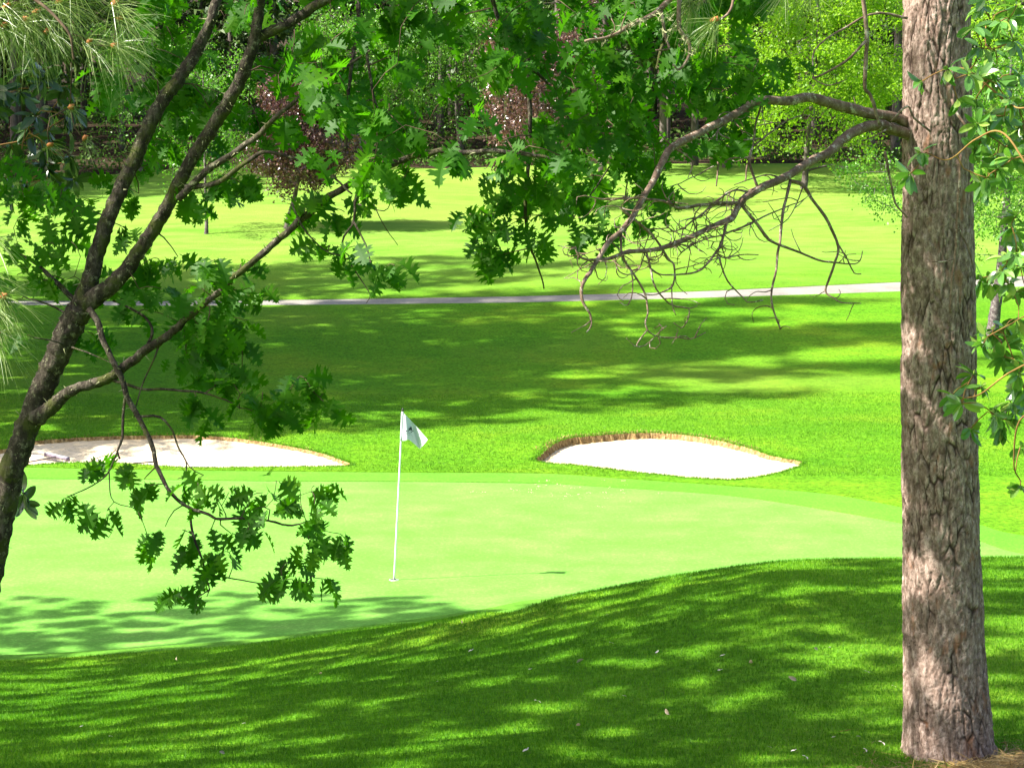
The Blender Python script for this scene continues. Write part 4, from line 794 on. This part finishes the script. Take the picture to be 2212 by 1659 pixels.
def emb(poly):
    tri = geometry.tessellate_polygon([[Vector((a, b, 0)) for a, b in poly]]); P = []
    for a, b in poly:                                      # nearest flag point to a mark drawn on the cloth
        p = FZ(a, b, 0); t = np.array(project(p)); best = None; f = FS.reshape(-1, 3)
        pr = np.stack([1106 + FPX * f[:, 0] / (f[:, 1] * ct - (f[:, 2] - CAMZ) * st), 829.5 - FPX * (f[:, 1] * st + (f[:, 2] - CAMZ) * ct) / (f[:, 1] * ct - (f[:, 2] - CAMZ) * st)], 1)
        o = np.argsort(((pr - t)**2).sum(1))[:3]; w = 1 / (np.sqrt(((pr[o] - t)**2).sum(1)) + .02); yy = (f[o, 1] * w).sum() / w.sum(); P.append(W(t[0], t[1], yy - .009))
    em.add(P, [list(t) for t in tri])
em = MB()
emb([(1190, 700), (1212, 745), (1220, 812), (1190, 822), (1165, 800), (1140, 822), (1118, 800), (1122, 770), (1150, 745)])
for c_, r_ in (((1060, 832), 20), ((1112, 840), 15), ((1198, 862), 16), ((1240, 832), 19)): emb([(c_[0] + r_ * math.cos(q), c_[1] + r_ * 1.1 * math.sin(q)) for q in np.linspace(0, 6.283, 9)[:-1]])
for a, b, c_, d_ in ((1030, 880, 1160, 950), (1040, 900, 1120, 945), (1085, 880, 1175, 900), (1190, 925, 1242, 998), (1130, 885, 1150, 930)): emb([(a, b - 5), (c_, d_ - 5), (c_ + 3, d_ + 5), (a + 3, b + 5)])
for f_ in em.F: pass
eo = em.build("emblem", M['ink'], flag, smooth=False, origin=fb)
cup = thing("golf_cup", fb, "dark round cup at the foot of the flagstick", "hole"); mb = MB()
a = np.linspace(0, 6.283, 25)[:-1]; mb.add(np.column_stack([fb[0] + .054 * np.cos(a), fb[1] + .054 * np.sin(a), np.full(24, fb[2] + .004)]), [list(range(24))]); mb.build("hole", M['hole'], cup, origin=fb)  # flat near-black disc: shade inside the cup painted as colour, no real depth
mb = MB(); V = []; 
for r_, z_ in ((.054, .0045), (.060, .0045), (.060, -.02), (.054, -.02)): V.append(np.column_stack([fb[0] + r_ * np.cos(a), fb[1] + r_ * np.sin(a), np.full(24, fb[2] + z_)]))
F = [[q * 24 + s, q * 24 + (s + 1) % 24, ((q + 1) % 4) * 24 + (s + 1) % 24, ((q + 1) % 4) * 24 + s] for q in range(4) for s in range(24)]; mb.add(np.concatenate(V), F); mb.build("rim", M['white'], cup, origin=fb)

# ------------------------------------------------------------------ bunker rake
r0 = G(100, 980)[:2]; r1 = G(146, 996)[:2]; zf1 = sandz(P_s1, .02)
def sz(q): return float(zf1(np.array([[q[0], q[1], tz(q[0], q[1])]]))[0])
mid = (r0 + r1) / 2; rk = thing("bunker_rake", (mid[0], mid[1], sz(mid)), "pale lilac bunker rake lying on the left sand bunker", "rake"); o3 = np.array([mid[0], mid[1], sz(mid)])
def bar(mb, a, b, w, h, up=np.array([0, 0, 1.])):
    a = np.array(a); b = np.array(b); d = norm(b - a); s = norm(np.cross(d, up)) * w / 2; u = norm(np.cross(s, d)) * h / 2
    V = [a - s - u, a + s - u, a + s + u, a - s + u, b - s - u, b + s - u, b + s + u, b - s + u]
    mb.add(V, [[0, 1, 2, 3], [4, 7, 6, 5], [0, 4, 5, 1], [1, 5, 6, 2], [2, 6, 7, 3], [3, 7, 4, 0]])
A_ = np.array([r0[0], r0[1], sz(r0) + .10]); B_ = np.array([r1[0], r1[1], sz(r1) + .10])
mb = MB(); bar(mb, A_, B_, .06, .035); mb.build("head", M['lilac'], rk, smooth=False, origin=o3)
mb = MB(); bar(mb, A_ + [0, .01, .03], B_ + [0, .01, .03], .05, .02); mb.build("top_strip", M['palegrey'], rk, smooth=False, origin=o3)
mb = MB(); 
for t in np.linspace(.03, .97, 15): p = A_ + (B_ - A_) * t; tube(mb, [p, p - [0, .01, .05], p - [0, .03, .085]], [.008, .006, .003], 5)
mb.build("tines", M['lilac'], rk, origin=o3)
for p in (A_, B_): mb = MB(); bar(mb, p - norm(B_ - A_) * .012, p + norm(B_ - A_) * .012, .085, .07); mb.build("end_cap", M['lilac'], rk, smooth=False, origin=o3)
h1 = G(12, 1004)[:2]; mb = MB(); C_ = (A_ + B_) / 2; tube(mb, [C_ - [.02, .03, 0], np.array([h1[0], h1[1], sz(h1) + .05])], [.014, .012], 8); mb.build("handle", M['handle'], rk, origin=o3)

# ------------------------------------------------------------------ litter on the grass
deb = [(382,1438),(178,1583),(236,1609),(524,1581),(1308,1358),(1146,1462),(1114,1432),(997,1469),(1020,1360)]
deb = [(382,1438,0),(178,1583,1),(236,1609,1),(525,1580,1),(485,1645,0),(1000,1357,0),(1020,1420,1),(943,1487,1),(1146,1462,1),(1422,1426,1),(1310,1340,1),(1345,1521,1),(1245,1585,0),(1562,1433,1),(1505,1468,1),(1319,1405,1),(1246,1449,0),(1160,1532,1),(1720,1490,0),(1872,1467,1),(1790,1417,1),(1766,1420,0),(1930,1499,1),(1716,1640,1),(1740,1655,1),(1800,1610,1),(1870,1640,1),(1660,1632,1),(1905,1625,1),(1850,1612,1),(690,1468,0),(1140,1640,1),(1555,1468,1),(1618,1448,0),(1445,1562,0)]
wor = {0: "curled tan dry leaf fallen on the shaded near grass", 1: "small pale petal-like leaf fallen on the shaded near grass"}
pr_ = {}
for kind in (0, 1):
    mb = MB(); n = 1 if kind == 0 else 2
    leaves(mb, MAD, MADF, np.zeros((n, 3)) + [[.0, 0, .02]], RNG.normal(0, 1, (n, 3)) * [1, 1, .25] + [0, 0, .3], RNG.normal(0, 1, (n, 3)) * .6 + [0, -.4, 1], RNG.uniform(.035, .055, n) if kind == 0 else RNG.uniform(.020, .032, n), .2, .3)
    me = mb.build("fallen_leaf", M['dryleaf'] if kind == 0 else M['petal']); pr_[kind] = [me, False]
for a, b, kind in deb:
    g = G(a, b); o, usd = pr_[kind]
    if usd: o = o.copy(); S.collection.objects.link(o)
    pr_[kind][1] = True; o.location = (g[0], g[1], g[2] + .035); o.rotation_euler = (0, 0, random.uniform(0, 6.28)); q = random.uniform(.7, 1.2); o.scale = (q, q, q)
    tag(o, wor[kind], "leaf", "dry leaves on the near grass" if kind == 0 else "pale petals on the near grass")
mb = MB()
for _ in range(46):
    a = random.gauss(1230, 75); b = random.gauss(1060, 16) + (a - 1200) * .03; g = G(a, max(b, 1040)); n = 4; O = np.array([g[0], g[1], g[2] + .012]) + RNG.normal(0, 1, (n, 3)) * [.035, .03, .004]
    leaves(mb, SML, SMLF, O, RNG.normal(0, 1, (n, 3)) * [1, 1, .2], RNG.normal(0, .2, (n, 3)) + [0, -.3, 1], RNG.uniform(.010, .026, n))
tag(mb.build("splashed_sand", M['sand'], smooth=False), "pale specks of sand splashed on the green near the right bunker", "sand", kind='stuff')
mb = MB(); n = 9000                                        # pine straw heaped at the foot of the big pine
x = pb[0] + .45 + RNG.normal(0, .5, n); y = 10.75 + RNG.normal(0, .4, n); hgt = .16 * np.exp(-((x - pb[0] - .55)**2 / .35 + (y - 10.75)**2 / .18))
O = np.column_stack([x, y, terrain(x, y) + hgt * RNG.uniform(.2, 1.1, n) + .02]); leaves(mb, LNG * [.35, 1, 1], LNGF, O, RNG.normal(0, 1, (n, 3)) * [1, 1, .2], RNG.normal(0, .5, (n, 3)) + [0, -.3, 1], RNG.uniform(.06, .13, n))
tag(mb.build("pine_straw", M['straw'], smooth=False), "tan pine straw heaped at the foot of the big pine", "pine straw", kind='stuff')
